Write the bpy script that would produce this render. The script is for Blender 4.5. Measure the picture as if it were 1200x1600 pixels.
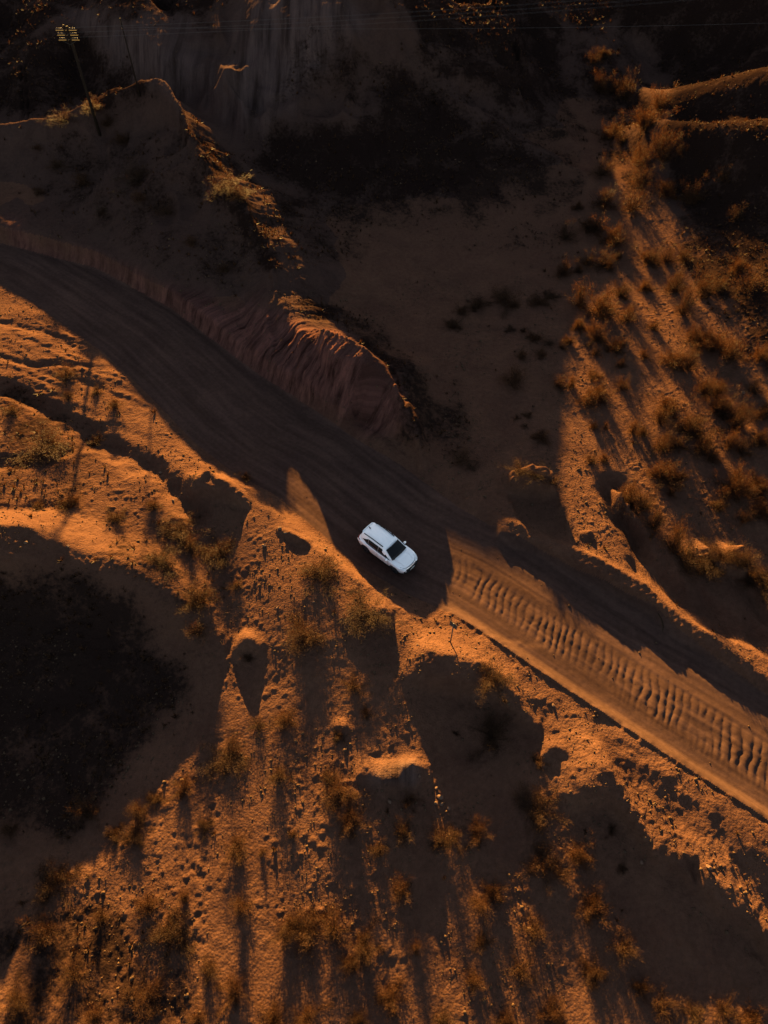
import bpy, bmesh, math, random
import numpy as np
from mathutils import Vector, Matrix
for o in list(bpy.data.objects): bpy.data.objects.remove(o)
S = bpy.context.scene; COL = S.collection
# ---------------------------------------------------------------- camera, sky, sun, exposure
cd = bpy.data.cameras.new('camera'); cam = bpy.data.objects.new('camera', cd); COL.objects.link(cam); S.camera = cam
cd.sensor_fit = 'HORIZONTAL'; cd.sensor_width = 36.0; cd.lens = 36.0 * 1110 / 1200; cd.clip_start = .5; cd.clip_end = 3000
cam.location = (0, 0, 41.0); cam.rotation_euler = (math.radians(90 - 52), 0, 0)
W = bpy.data.worlds.new('World'); S.world = W; W.use_nodes = True
nt = W.node_tree; nt.nodes.clear()
sky = nt.nodes.new('ShaderNodeTexSky'); sky.sky_type = 'NISHITA'; sky.sun_disc = False
sky.sun_elevation = math.radians(11.0); sky.sun_rotation = math.radians(-10.5); sky.air_density = .6; sky.dust_density = .3; sky.ozone_density = 1.0
bg = nt.nodes.new('ShaderNodeBackground'); bg.inputs['Strength'].default_value = 0.05
wo = nt.nodes.new('ShaderNodeOutputWorld'); wb = nt.nodes.new('ShaderNodeMix'); wb.data_type = 'RGBA'; wb.blend_type = 'MULTIPLY'; wb.inputs[0].default_value = 1; wb.inputs[7].default_value = (.95, .74, .55, 1)   # the camera's warm white balance
nt.links.new(sky.outputs[0], wb.inputs[6]); nt.links.new(wb.outputs[2], bg.inputs[0]); nt.links.new(bg.outputs[0], wo.inputs[0])
sd = bpy.data.lights.new('sun', 'SUN'); sd.energy = 5.0; sd.angle = math.radians(.5); sd.color = (1.0, .55, .13)
sun = bpy.data.objects.new('sun', sd); COL.objects.link(sun)
_az, _el = math.radians(-10.5), math.radians(11.0)
sun.rotation_euler = Vector((math.sin(_az) * math.cos(_el), math.cos(_az) * math.cos(_el), math.sin(_el))).to_track_quat('Z', 'Y').to_euler()
S.view_settings.view_transform = 'Standard'; S.view_settings.look = 'None'; S.view_settings.gamma = 1; S.view_settings.use_curve_mapping = False
S.view_settings.exposure = 3.68
try: S.cycles.max_bounces = 5; S.cycles.diffuse_bounces = 2
except Exception: pass
import math
import numpy as np
F_PX, PITCH, CAM_H = 1110.0, math.radians(52), 41.0      # lens in photo pixels, downward tilt, height over the road
SUN_EL, SUN_AZ = math.radians(11.0), math.radians(-10.5)  # azimuth measured from +Y towards +X
T = math.tan(SUN_EL)
DX, DY = -math.sin(SUN_AZ), -math.cos(SUN_AZ)             # the way the light travels over the ground
CP, SP = math.cos(PITCH), math.sin(PITCH)
def ray(px, py):
    a = (np.asarray(px, float) - 600) / F_PX; b = (800 - np.asarray(py, float)) / F_PX
    return a, CP + b * SP, -SP + b * CP
def ground(px, py, z=0.0):
    a, Y, Z = ray(px, py); t = (z - CAM_H) / Z
    return a * t, Y * t
def uv(x, y): return x * DX + y * DY, x * -DY + y * DX
def xy(u, v): return u * DX - v * DY, u * DY + v * DX
# ---- lattice noise
def _h(ix, iy, seed):
    n = (ix.astype(np.int64) * 374761393 + iy.astype(np.int64) * 668265263 + seed * 974634777) & 0x7fffffff
    n = ((n ^ (n >> 13)) * 1274126177) & 0x7fffffff
    return ((n ^ (n >> 16)) & 0xffff) / 65535.0
def noise(x, y, seed=0):
    ix = np.floor(x); iy = np.floor(y); fx = x - ix; fy = y - iy
    fx = fx * fx * fx * (fx * (fx * 6 - 15) + 10); fy = fy * fy * fy * (fy * (fy * 6 - 15) + 10)
    a = _h(ix, iy, seed); b = _h(ix + 1, iy, seed); c = _h(ix, iy + 1, seed); d = _h(ix + 1, iy + 1, seed)
    return (a + (b - a) * fx + (c - a) * fy + (a - b - c + d) * fx * fy) * 2 - 1
def fbm(x, y, n=4, seed=0, gain=.5):
    r = 0; am = 1; tot = 0
    for i in range(n):
        r = r + am * noise(x * 2 ** i + i * 17.3, y * 2 ** i - i * 9.1, seed + i * 31); tot += am; am *= gain
    return r / tot
def smooth(t): t = np.clip(t, 0, 1); return t * t * (3 - 2 * t)
# ---- macro height grid
G = 0.3
X0, X1, Y0, Y1 = -110.0, 110.0, -24.0, 190.0
gx = np.arange(X0, X1 + G, G); gy = np.arange(Y0, Y1 + G, G)
GX, GY = np.meshgrid(gx, gy)
def samp(Zm, x, y):
    fx = np.clip((np.asarray(x) - X0) / G, 1, len(gx) - 3.001); fy = np.clip((np.asarray(y) - Y0) / G, 1, len(gy) - 3.001)
    ix = fx.astype(int); iy = fy.astype(int); tx = fx - ix; ty = fy - iy
    def w(t): return (((-.5 * t + 1) * t - .5) * t, ((1.5 * t - 2.5) * t) * t + 1, ((-1.5 * t + 2) * t + .5) * t, ((.5 * t - .5) * t) * t)
    wx = w(tx); wy = w(ty); r = 0
    for j in range(4):
        rr = 0
        for i in range(4): rr = rr + wx[i] * Zm[iy + j - 1, ix + i - 1]
        r = r + wy[j] * rr
    return r
def bil(Zm, x, y):
    fx = np.clip((np.asarray(x, float) - X0) / G, 0, len(gx) - 1.001); fy = np.clip((np.asarray(y, float) - Y0) / G, 0, len(gy) - 1.001)
    ix = fx.astype(int); iy = fy.astype(int); tx = fx - ix; ty = fy - iy
    return (Zm[iy, ix] * (1 - tx) + Zm[iy, ix + 1] * tx) * (1 - ty) + (Zm[iy + 1, ix] * (1 - tx) + Zm[iy + 1, ix + 1] * tx) * ty
def hit(Zm, px, py):
    """where the sight line through a photo pixel meets the land"""
    px = np.atleast_1d(np.asarray(px, float)); py = np.atleast_1d(np.asarray(py, float))
    a, Y, Z = ray(px, py); done = np.zeros(len(px), bool); tt = np.zeros(len(px))
    for h in np.arange(26, -8, -.1):
        t = (h - CAM_H) / Z; zz = bil(Zm, a * t, Y * t)
        new = (~done) & (zz >= h) ; tt[new] = t[new]; done |= new
    tt[~done] = ((0 - CAM_H) / Z)[~done]
    x = a * tt; y = Y * tt
    return x, y, bil(Zm, x, y)
# ---- base surface through control heights (photo x, photo y, metres)
CTRL = [(-150,330,0),(0,415,0),(150,490,0),(280,600,0),(400,680,0),(560,790,0),(700,880,0),(850,980,0),(1000,1080,0),(1200,1210,0),(1400,1340,0),
 (-200,560,1.2),(0,560,1.0),(0,700,1.4),(0,850,1.9),(120,640,.7),(120,760,1.0),(120,870,1.2),(250,700,.25),(250,880,.5),(330,900,.1),(-200,860,3),
 (60,1100,-1.0),(200,1050,-.8),(0,1300,-1.1),(200,1300,-1.1),(330,1100,-.5),(100,1450,-1.0),(0,1600,-1.0),(300,1500,-.6),(-300,1200,0),
 (400,850,.2),(480,900,.3),(450,1000,.6),(560,1000,.75),(640,1010,.6),(500,1150,.5),(600,1110,.75),(600,1200,.85),(520,1080,.65),(560,1290,.35),(650,1290,.35),(690,1350,.0),(750,1060,-.15),(720,1200,-.2),(850,1180,-.2),(900,1230,-.25),
 (450,1400,-.1),(600,1500,-.3),(750,1500,-.55),(900,1450,-.75),(1050,1300,-.4),(1150,1380,-.4),(1200,1330,-.3),(1050,1480,-.95),(1200,1560,-1.0),(1500,1500,-1.2),(600,1700,-.4),(0,1900,-.7),(1200,1900,-.7),
 (850,830,.6),(950,870,.6),(1050,930,.7),(1150,1010,.7),(1300,1100,.7),(750,790,.3),(1000,900,.5),
 (1100,960,-.3),(1200,980,-.3),(1050,900,0),(850,650,.2),(950,700,.2),(1100,700,.1),(1200,700,.2),(1200,500,1.8),(700,600,0),(750,450,0),(650,400,.3),(850,400,0),(950,500,.1),
 (900,300,.3),(950,200,.5),(920,110,.8),(1050,430,.4),(1080,420,.7),(1080,330,2.0),(1080,250,3.4),(1200,250,6.4),(1200,330,4.8),(1200,400,3.3),(1200,600,.6),(1350,400,5.5),(1400,700,1.2),(600,330,.8),(500,420,1.0),(700,320,.8),(450,230,2),(330,180,4),
 (1000,120,2),(1200,100,8),(-200,150,4),(100,110,3),(600,640,0),(70,330,1.2),(250,400,1.5)]
def tps(ctrl):
    p = np.array([(*ground(a, b, c), c) for a, b, c in ctrl])
    s = 20.0; P = p[:, :2] / s
    def K(r2): return .5 * r2 * np.log(r2 + 1e-9)
    n = len(P); d2 = ((P[:, None] - P[None]) ** 2).sum(-1)
    A = np.zeros((n + 3, n + 3)); A[:n, :n] = K(d2) + np.eye(n) * .01; A[:n, n] = 1; A[:n, n + 1:] = P; A[n:, :n] = A[:n, n:].T
    w = np.linalg.solve(A, np.r_[p[:, 2], 0, 0, 0])
    cx = np.arange(X0, X1 + 4, 3.0); cy = np.arange(Y0, Y1 + 4, 3.0); CX, CY = np.meshgrid(cx, cy)
    Q = np.stack([CX.ravel(), CY.ravel()], 1) / s
    z = w[n] + Q @ w[n + 1:]
    for i in range(n): z = z + w[i] * K(((Q - P[i]) ** 2).sum(1))
    z = z.reshape(CX.shape)
    fx = (GX - X0) / 3; fy = (GY - Y0) / 3; ix = fx.astype(int); iy = fy.astype(int); tx = smooth(fx - ix) * .35 + (fx - ix) * .65; ty = smooth(fy - iy) * .35 + (fy - iy) * .65
    return (z[iy, ix] * (1 - tx) + z[iy, ix + 1] * tx) * (1 - ty) + (z[iy + 1, ix] * (1 - tx) + z[iy + 1, ix + 1] * tx) * ty
def pdist(pts, X, Y):
    """nearest distance to a polyline, its arc length there, its side (+ left of travel) and the interpolated third column"""
    best = np.full(X.shape, 1e9); S = np.zeros(X.shape); side = np.zeros(X.shape); H = np.zeros(X.shape); s0 = 0
    for (ax, ay, ah), (bx, by, bh) in zip(pts[:-1], pts[1:]):
        L = math.hypot(bx - ax, by - ay); ex, ey = (bx - ax) / L, (by - ay) / L
        t = np.clip(((X - ax) * ex + (Y - ay) * ey), 0, L); qx = X - ax - t * ex; qy = Y - ay - t * ey
        d = np.hypot(qx, qy); m = d < best
        best[m] = d[m]; S[m] = (s0 + t)[m]; side[m] = np.sign(ex * qy - ey * qx)[m]; H[m] = (ah + (bh - ah) * t / L)[m]; s0 += L
    return best, S, side, H
def smax(a, b, k):
    h = np.clip(.5 + .5 * (a - b) / k, 0, 1)
    return b + (a - b) * h + k * h * (1 - h)
def ridge(Z, pts, kl, kr, k=.6, rill=.0, lam=1.3, rnd=.5, seed=0, wob=.6):
    """raise a ridge: crest (photo x, photo y, height); kl / kr the fall per metre on the left / right of travel"""
    w = [(*ground(a, b, c), c) for a, b, c in pts]
    w = [(float(a), float(b), c) for a, b, c in w]
    wx = wob * fbm(GX / 5, GY / 5, 3, seed + 5); wy = wob * fbm(GX / 5, GY / 5, 3, seed + 9)
    d, S, side, H = pdist(w, GX + wx, GY + wy)
    fall = np.where(side > 0, kl, kr)
    dd = np.sqrt(d * d + rnd * rnd) - rnd
    if rill:
        c = S / lam + .5 * fbm(GX / 3, GY / 3, 2, seed + 3)
        r = 1 - np.abs(noise(c, d / 9, seed)) * 1.6; r2 = 1 - np.abs(noise(c * 2.3, d / 5, seed + 2)) * 1.6
        dd = dd + rill * smooth(d / 2.2) * (r + .5 * r2)
    zr = H + .25 * fbm(S / 3, S * 0 + seed, 3, seed) - fall * dd
    return smax(zr, Z, k)
# road edges in the photo
ROAD_S = [(-260,330),(-120,385),(0,443),(80,494),(160,550),(230,615),(300,688),(360,735),(430,774),(500,832),(560,884),(630,925),(700,958),(800,1025),(900,1092),(1000,1158),(1100,1222),(1200,1288),(1400,1420)]
ROAD_N = [(-260,330),(-120,355),(0,380),(150,420),(267,483),(400,583),(467,627),(567,693),(627,727),(717,793),(790,835),(843,863),(910,899),(947,916),(1017,953),(1060,990),(1130,1040),(1200,1088),(1400,1210)]
def gp(l): 
    x, y = ground([a[0] for a in l], [a[1] for a in l]); return [(float(p), float(q), 0.0) for p, q in zip(x, y)]
RS = gp(ROAD_S); RN = gp(ROAD_N)
def road_coords(X, Y):
    ds, Ss, sides, _ = pdist(RS, X, Y); dn, Sn, siden, _ = pdist(RN, X, Y)
    inside = (sides > 0) & (siden < 0)
    edge = np.where(inside, np.minimum(ds, dn), -np.minimum(ds, dn))   # + inside
    return edge, ds * np.sign(sides), -dn * np.sign(siden), Ss
# casters: crest line and the line its shadow ends on, both as seen in the photo; up / down = widths of the rise and of the fall
def dens(l):
    n = len(l); t = np.linspace(0, n - 1, (n - 1) * 8 + 1); i = np.arange(n)
    return [np.interp(t, i, [p[k] for p in l]) for k in range(len(l[0]))]
def where(Z, l):
    q = dens(l)
    if len(q) == 3: x, y = ground(*q); return x, y, q[2]
    return hit(Z, *q)
def cast(Z, crest, end, up=3.0, down=.8, lat=.5, dig=.35, lift=True, cap=True, reach=None, clampd=9., sm=5, n=2, only_up=True):
    """make the land between two lines seen in the photo lie in shade: lift the crest until its shadow
    ends on the second line, and plane off whatever would throw a shadow beyond that line"""
    for _ in range(n):
        cx, cy, cz = where(Z, crest); ex, ey, ez = where(Z, end)
        cu, cv = uv(cx, cy); eu, ev = uv(ex, ey)
        o = np.argsort(cv); cu, cv = cu[o], cv[o]; o = np.argsort(ev); eu, ev = eu[o], ev[o]
        v0, v1 = max(cv[0], ev[0]), min(cv[-1], ev[-1])
        if v1 <= v0: print('cast: no overlap', crest[0], v0, v1); return Z
        vv = np.arange(v0, v1, .15)
        ua = np.interp(vv, cv, cu); ub = np.interp(vv, ev, eu)
        pad = max(up, reach or 0) + 1
        bx, by = xy(np.r_[ua - pad, ub + 1, ua - pad, ub + 1], np.r_[vv - lat, vv - lat, vv + lat, vv + lat])
        i0 = max(int((bx.min() - X0) / G) - 2, 0); i1 = int((bx.max() - X0) / G) + 3; j0 = max(int((by.min() - Y0) / G) - 2, 0); j1 = int((by.max() - Y0) / G) + 3
        sl = (slice(j0, j1), slice(i0, i1))
        zb = bil(Z, *xy(ub, vv)); za = bil(Z, *xy(ua, vv))
        need = zb + (ub - ua) * T - za
        if only_up: need = np.maximum(need, 0)
        need = np.clip(need, -clampd, clampd)
        k = np.hanning(sm + 2)[1:-1]; k /= k.sum(); need = np.convolve(np.pad(need, sm // 2, 'edge'), k, 'valid')[:len(vv)]
        U, V = uv(GX[sl], GY[sl]); Zs = Z[sl]
        D = np.interp(V, vv, need); A = np.interp(V, vv, ua); B = np.interp(V, vv, ub)
        fade = smooth((V - v0 + lat) / lat) * smooth((v1 + lat - V) / lat)
        q = U - A; L = np.maximum(B - A, .1)
        if lift:
            Kk = np.where(q < 0, smooth(1 + q / up), smooth(1 - q / np.minimum(down, np.maximum(L * .8, .3))))
            Zs = Zs + D * Kk * fade - dig * np.abs(D) * np.sin(np.pi * np.clip(q / L, 0, 1)) * (q > 0) * (q < L) * fade
        if cap:
            zb = bil(Z, *xy(ub, vv)); lim = np.interp(V, vv, zb + ub * T) - U * T + .02
            c2 = np.convolve(np.pad(zb + ub * T, 40, 'edge'), np.hanning(81) / np.hanning(81).sum(), 'valid')[:len(vv)]
            wfar = smooth((B - U - 10) / 25) if (reach or 0) < 50 else smooth((B - U - 2) / 12); lim = lim * (1 - wfar) + wfar * (np.interp(V, vv, c2) - U * T + .02)
            on = (U < B - .2) & (q > -(reach if reach is not None else up)) & (fade > 0)
            Zs = np.where(on, np.minimum(Zs, lim * fade + np.maximum(Zs, lim) * (1 - fade)), Zs)
        Z = Z.copy(); Z[sl] = Zs
    return Z
def build_macro():
    Z = tps(CTRL)
    Z = Z + .10 * fbm(GX / 6, GY / 6, 3, 3)
    far = smooth((GY - 125) / 30); Z = Z * (1 - far) + far * (2 + 3 * fbm(GX / 40, GY / 40, 4, 8))
    # great hill at the top with its spurs
    Z = ridge(Z, [(420,-22,11.8),(500,-30,13.3),(600,-35,13.2),(690,-20,11.8),(770,25,8.5),(850,85,2.5)], .5, .42, k=2, rill=.5, lam=4, seed=11, wob=2)
    Z = ridge(Z, [(480,0,11.6),(400,88,9.0),(350,130,7.2),(312,166,5.6)], .75, .9, k=.6, rill=.5, lam=1.6, seed=12)
    Z = ridge(Z, [(490,-5,12),(545,40,10.4),(600,88,8.4),(700,148,5.8),(790,205,3.4),(890,262,1.2)], .42, .36, k=.8, rill=.3, lam=2.5, seed=13, wob=1.2)
    Z = ridge(Z, [(440,30,10.6),(432,110,6.5),(425,170,4)], .8, .8, k=.5, rill=.4, lam=1.5, seed=14)
    # back left hills
    Z = ridge(Z, [(-300,200,4),(-120,140,4.5),(0,105,5.2),(40,70,6.2),(80,40,7.2),(130,24,7.8),(190,32,7.8),(250,62,7.4),(300,100,5.5),(320,120,4.5)], .45, .55, k=.8, rill=.45, lam=1.8, seed=15, wob=1)
    Z = ridge(Z, [(-100,30,6),(0,0,7),(60,10,8),(150,-5,8.5),(300,-20,9)], .5, .5, k=1, rill=.4, lam=3, seed=16, wob=2)
    # right hillside spurs
    Z = ridge(Z, [(955,74,1.4),(1000,72,2.6),(1060,60,4.6),(1130,34,7.4),(1200,2,10),(1330,-40,14)], .45, .38, k=.6, rill=.3, lam=2, seed=17)
    Z = ridge(Z, [(1050,165,2.4),(1120,150,4.4),(1200,132,6.4),(1330,100,9)], .45, .4, k=.8, rill=.3, lam=2, seed=18)
    Z = ridge(Z, [(1025,226,1.3),(1060,232,2.0),(1110,240,2.9),(1160,230,4),(1200,216,5),(1350,180,8)], .45, .42, k=.6, rill=.3, lam=2, seed=19)
    # ridge with the power poles, its spur down to the road and the cut bank
    Z = ridge(Z, [(-160,225,3.6),(0,203,4.0),(60,201,4.3),(110,193,4.9),(160,172,5.8),(215,156,6.8),(250,153,7.5),(272,166,7.5),(300,215,7.2),(335,288,6.2)], .62, .42, k=.8, rill=.28, lam=1.8, seed=21)
    Z = ridge(Z, [(335,288,6.2),(395,345,5.2),(428,398,4.2),(430,460,3.4),(445,490,3.7),(487,531,3.95),(527,558,3.8),(587,580,3.1),(620,628,1.9),(650,692,.3)], .45, .75, k=.35, rill=.32, lam=.9, seed=22, wob=.3)
    Z = ridge(Z, [(-160,318,1.7),(0,345,1.7),(90,365,1.8),(170,395,1.8),(260,448,1.7),(330,500,1.5),(400,556,1.2)], .06, .95, k=.3, rill=.4, lam=.75, seed=23, wob=.25)
    return Z
def gully(Z, pts, w, seed=0, wob=.5):
    p = [(*map(float, ground(a, b, 0.3)), c) for a, b, c in pts]
    d, S, side, H = pdist(p, GX + wob * fbm(GX / 2.5, GY / 2.5, 3, seed), GY + wob * fbm(GX / 2.5, GY / 2.5, 3, seed + 7))
    return Z - H * smooth(1 - d / w) * (1 + .4 * noise(GX / 1.3, GY / 1.3, seed + 20))
CASTS = {}
def build():
    Z = build_macro()
    edge, ds, dn, S = road_coords(GX, GY)
    flat = smooth((edge + .9) / 1.1)
    Z = Z * (1 - flat)
    Z = np.where((ds < 0) & (GY < 40), Z + (.04 - Z) * smooth(1 + ds / 4.0) * smooth((40 - GY) / 8), Z)
    # left badland gullies
    lx, ly = ground(120, 560, .8); wl = np.exp(-((GX - lx) / 9) ** 2 - ((GY - ly) / 9) ** 2) * (ds < -.3)
    ra_ = (GX * .42 + GY * .91); rb_ = (GX * .91 - GY * .42)
    rr_ = 1 - np.abs(noise(ra_ / 1.5 + .6 * fbm(GX / 3, GY / 3, 2, 71), rb_ / 9, 72)) * 2
    Z = Z + .17 * wl * rr_ + .10 * wl * (1 - np.abs(noise(ra_ / .75 + .8 * fbm(GX / 2, GY / 2, 2, 73), rb_ / 5, 74)) * 2)
    Z = gully(Z, [(-60,600,.65),(60,632,.65),(150,690,.55),(215,722,.55),(265,765,.6),(310,800,.5)], 1.7, 41)
    Z = gully(Z, [(-60,745,.35),(60,735,.3),(130,705,.25),(190,700,.15)], 1.1, 42)
    Z = gully(Z, [(-60,820,.28),(40,815,.28),(110,800,.2)], .8, 43)
    Z = gully(Z, [(-40,560,.2),(60,575,.2),(140,575,.16)], .7, 44)
    Z = gully(Z, [(-40,495,.18),(50,515,.18),(120,535,.15)], .6, 45)
    Z = gully(Z, [(960,760,.8),(985,830,.9),(1010,880,1.0),(1075,930,1.0),(1150,975,1.0),(1240,1020,.9)], 1.8, 46, .3)
    # south shoulder that faces the sun, and the windrow
    def add_bank(Z, pts, w0, w1):
        p = [(*map(float, ground(a, b, 0)), c) for a, b, c in pts]
        d, S_, side, H = pdist(p, GX, GY)
        q = -d * side          # + south of the line
        return Z + H * np.where(q > 0, smooth(1 - q / w1), smooth(1 + q / w0))
    Z = add_bank(Z, [(230,640,.0),(300,735,.55),(350,765,.75),(420,815,.95),(480,862,1.1),(530,908,1.3),(580,945,1.2),(630,975,.8),(690,985,.1)], 1.7, 9)
    Z = gully(Z, [(540,330,.1),(600,380,.22),(660,420,.22),(740,470,.22),(780,540,.2),(790,620,.15),(800,700,.1)], 1.5, 47)
    Z = Z + .45 * np.exp(-(((GX - float(ground(715,318,.8)[0])) / 5) ** 2 + ((GY - float(ground(715,318,.8)[1])) / 2.2) ** 2))
    Z = ridge(Z, [(700,-60,8.5),(790,-78,10),(900,-90,11),(1000,-100,11),(1200,-110,11),(1500,-110,11)], .35, .35, k=2, rill=.3, lam=4, seed=31, wob=2)
    hm = smooth((Z - 2.2) / 4) * smooth((GY - 58) / 8) * smooth((34 - GX) / 8)
    wx_ = GX + 2.2 * fbm(GX / 7, GY / 7, 3, 80); wy_ = GY + 2.2 * fbm(GX / 7, GY / 7, 3, 83)
    Z = Z + hm * (2.2 * (.45 - np.abs(noise(wx_ / 7, wy_ / 11, 84))) + 1.1 * (.45 - np.abs(noise(wx_ / 2.6, wy_ / 4.5, 85))))
    # --- shadows: the far hills first, down to the line where their shade ends
    A_CREST = [(-300,200,5),(-120,140,5.5),(0,105,6.4),(40,70,7.5),(80,40,8.3),(130,24,8.9),(190,32,9.2),(250,62,9.2),(290,22,9.5),(335,-10,11),(420,-22,13),(500,-30,14.5),(600,-35,14.5),(690,-20,13),(770,25,10.5),(805,42,8),(728,-68,10.5),(790,-78,11),(900,-90,12),(1000,-100,12),(1200,-110,12),(1500,-110,12)]
    A_END = [(-300,250),(-120,219),(0,200),(60,198),(110,190),(160,168),(215,152),(250,150),(266,154),(292,168),(318,220),(326,252),(336,278),(366,286),(400,300),(425,340),(441,398),(448,446),(483,474),(533,507),(567,545),(606,578),(700,892),(760,885),(800,872),(890,862),(892,800),(882,760),(862,690),(872,640),(893,590),(885,520),(895,480),(960,425),(1000,388),(985,330),(952,250),(932,172),(916,112),(900,92),(950,68),(1000,64),(1060,50),(1130,24),(1200,-6),(1300,-50)]
    Z = cast(Z, A_CREST, A_END, up=16, down=12, lat=4, dig=0, reach=80, clampd=5, sm=41)
    Z = cast(Z, [(-300,60,7),(-100,20,8),(60,-40,10),(200,-70,12),(330,-90,14),(430,-100,15)], [(-300,195),(-120,136),(0,99),(40,66),(80,35),(130,18),(190,27),(250,70),(300,108),(345,112),(385,72),(430,-15)], up=18, down=14, lat=14, dig=0, reach=60, clampd=5, sm=41)
    Z = cast(Z, [(580,-35,14.5),(690,-20,13),(770,25,10.5)], [(702,890),(760,885),(800,874),(850,866),(890,862)], up=12, down=10, lat=1, sm=9, dig=0, clampd=3, reach=80)
    # folds of the pale peak, added under the same sun line
    for pts in ([(452,-28,13.2),(440,40,10.2),(415,110,7.0),(405,185,3.5)], [(452,-28,13.2),(400,20,10.6),(350,90,7.6),(312,166,5.2)], [(470,-28,13.4),(500,20,11.2),(505,90,8.0),(485,150,4.8)], [(490,-20,13.0),(545,40,10.4),(600,88,8.0),(700,148,5.4),(790,205,3.2),(880,258,1.2)], [(400,20,10.4),(380,90,7.4),(372,150,4.6)]):
        Z = ridge(Z, pts, .95, .85, k=.35, rill=.35, lam=1.1, seed=int(pts[1][0]), wob=.7, rnd=.25)
    Z = cast(Z, A_CREST, A_END, up=16, down=12, lat=4, dig=0, reach=80, lift=False, n=1, sm=41)
    Z = cast(Z, [(575,-35,14.5),(600,-35,14.5),(690,-20,13),(770,25,10.5)], [(690,905),(704,893),(760,885),(800,874),(850,866),(890,862)], up=12, down=10, lat=2, sm=9, dig=0, clampd=4, cap=False)
    # the ridge above the road
    B_CREST = [(-160,225,3.6),(0,203,4.0),(60,201,4.3),(110,193,4.9),(160,172,5.8),(215,156,6.8),(250,153,7.5),(272,166,7.5),(300,215,7.2),(335,288,6.2),(395,345,5.2),(428,398,4.2),(430,460,3.4),(445,490,3.7),(487,531,3.95),(527,558,3.8),(587,580,3.1),(608,605,2.4),(622,640,1.6),(636,665,.9),(650,690,.3)]
    B_END = [(-160,390),(-60,425),(0,446),(80,496),(158,556),(205,600),(245,650),(300,712),(345,735),(420,777),(445,790),(450,724),(455,712),(468,730),(497,772),(512,815),(530,852),(560,892),(585,926),(620,958),(655,976),(690,953),(697,925),(701,895),(706,888)]
    Z = cast(Z, B_CREST, B_END, up=3.5, down=4, lat=1.0, dig=0, reach=9, clampd=2.5, only_up=False, sm=7)
    R = [ # crest, end, up, down, lateral
     ([(783,838),(800,840),(843,855),(910,888),(947,906),(1017,945),(1035,965),(1060,985),(1130,1030),(1200,1078)],
      [(778,880),(810,886),(870,922),(925,968),(985,1012),(1003,1004),(1058,1052),(1072,1038),(1118,1074),(1160,1100),(1200,1122)], 2.2, .8, .6),
     ([(262,795),(290,775),(320,764),(350,769),(372,778),(386,786)], [(290,800),(312,838),(328,868),(352,872),(372,850),(388,800)], 2.5, .9, .4),
     ([(306,748),(325,740),(344,752)], [(310,756),(330,757),(350,759)], .8, .3, .2),
     ([(534,968),(575,962),(612,962)], [(538,1020),(560,1050),(600,1066),(626,1050)], 1.6, .8, .3),
     ([(626,1062),(660,1058),(700,1065),(740,1073),(770,1082),(790,1100),(838,1140)], [(640,1110),(690,1225),(722,1292),(770,1320),(800,1280),(838,1200),(850,1170)], 4.0, 1.0, .3),
     ([(842,1190),(860,1176),(882,1182),(888,1195)], [(850,1205),(872,1225),(888,1205)], 1.0, .5, .2),
     ([(868,1268),(888,1248),(940,1236),(965,1258),(985,1290),(1012,1330),(1050,1346),(1080,1380),(1120,1412),(1165,1432),(1190,1480),(1260,1540)],
      [(890,1300),(915,1350),(965,1450),(1020,1535),(1032,1515),(1036,1468),(1075,1492),(1090,1498),(1122,1478),(1112,1550),(1190,1610),(1300,1640)], 4.5, 1.2, .3),
     ([(-120,868),(0,868),(60,874),(130,888),(180,910),(240,930),(290,955),(330,975),(350,1010)],
      [(-200,1620),(0,1560),(50,1440),(110,1350),(190,1290),(250,1230),(292,1190),(335,1130),(350,1060)], 5.0, 4.0, .6),
     ([(560,1214),(582,1214),(600,1228),(625,1226),(640,1203),(662,1206),(672,1218)], [(570,1262),(585,1292),(610,1298),(640,1285),(664,1262),(680,1238)], 1.7, .5, .2),
     ([(430,828),(450,838),(482,852)], [(436,838),(462,868),(484,862)], .9, .35, .2),
     ([(360,1024),(385,1008),(410,1014)], [(372,1070),(388,1112),(404,1118),(414,1040)], 1.4, .6, .3),
     ([(518,1140),(540,1138)], [(530,1175),(545,1172)], .8, .4, .2),
     ([(950,1192),(975,1190),(1010,1204),(1050,1224)], [(960,1196),(990,1206),(1020,1218),(1060,1234)], .9, .4, .3),
     ([(900,1138),(925,1148)], [(908,1142),(940,1156)], .5, .3, .2),
     ([(795,762),(830,758),(868,764)], [(800,790),(830,840),(880,862),(900,850)], 1.6, .6, .3),
     ([(900,838),(925,836)], [(915,850),(935,862)], .6, .3, .2),
     ([(965,790),(1000,830),(1050,868),(1110,880),(1160,890),(1230,915)], [(985,860),(1010,895),(1075,940),(1150,985),(1240,1030)], 2.5, .8, .5),
    ]
    R += [([(955,74,1.4),(1000,72,2.6),(1060,60,4.6),(1130,34,7.4),(1200,2,10),(1330,-40,14)], [(985,112),(1030,158),(1100,153),(1200,134),(1330,100)], 14, 7, 3, 2.6),
     ([(1045,172),(1120,156),(1200,138),(1300,120)], [(1040,222),(1100,236),(1200,213),(1300,185)], 14, 7, 3, 1.0),
     ([(1035,234),(1060,240),(1110,247),(1160,238),(1200,226),(1330,190)], [(1035,290),(1060,380),(1120,440),(1200,440),(1330,380)], 12, 8, 3, 1.8)]
    for c, e, up, down, lat, *cl in R:
        Z = cast(Z, c, e, up, down, lat, dig=.25, clampd=cl[0] if cl else 9.)
    mx, my, _ = hit(Z, 622, 1222); ex_, ey_ = GX - mx[0], GY - my[0]
    Z = Z + .42 * np.exp(-(ex_ / 1.35) ** 4 - ((ey_ - .35) / .75) ** 4) * (1 + .35 * noise(GX / .7, GY / .7, 91))
    return Z, (edge, ds, dn, S)
ZM, _rc = build()
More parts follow.
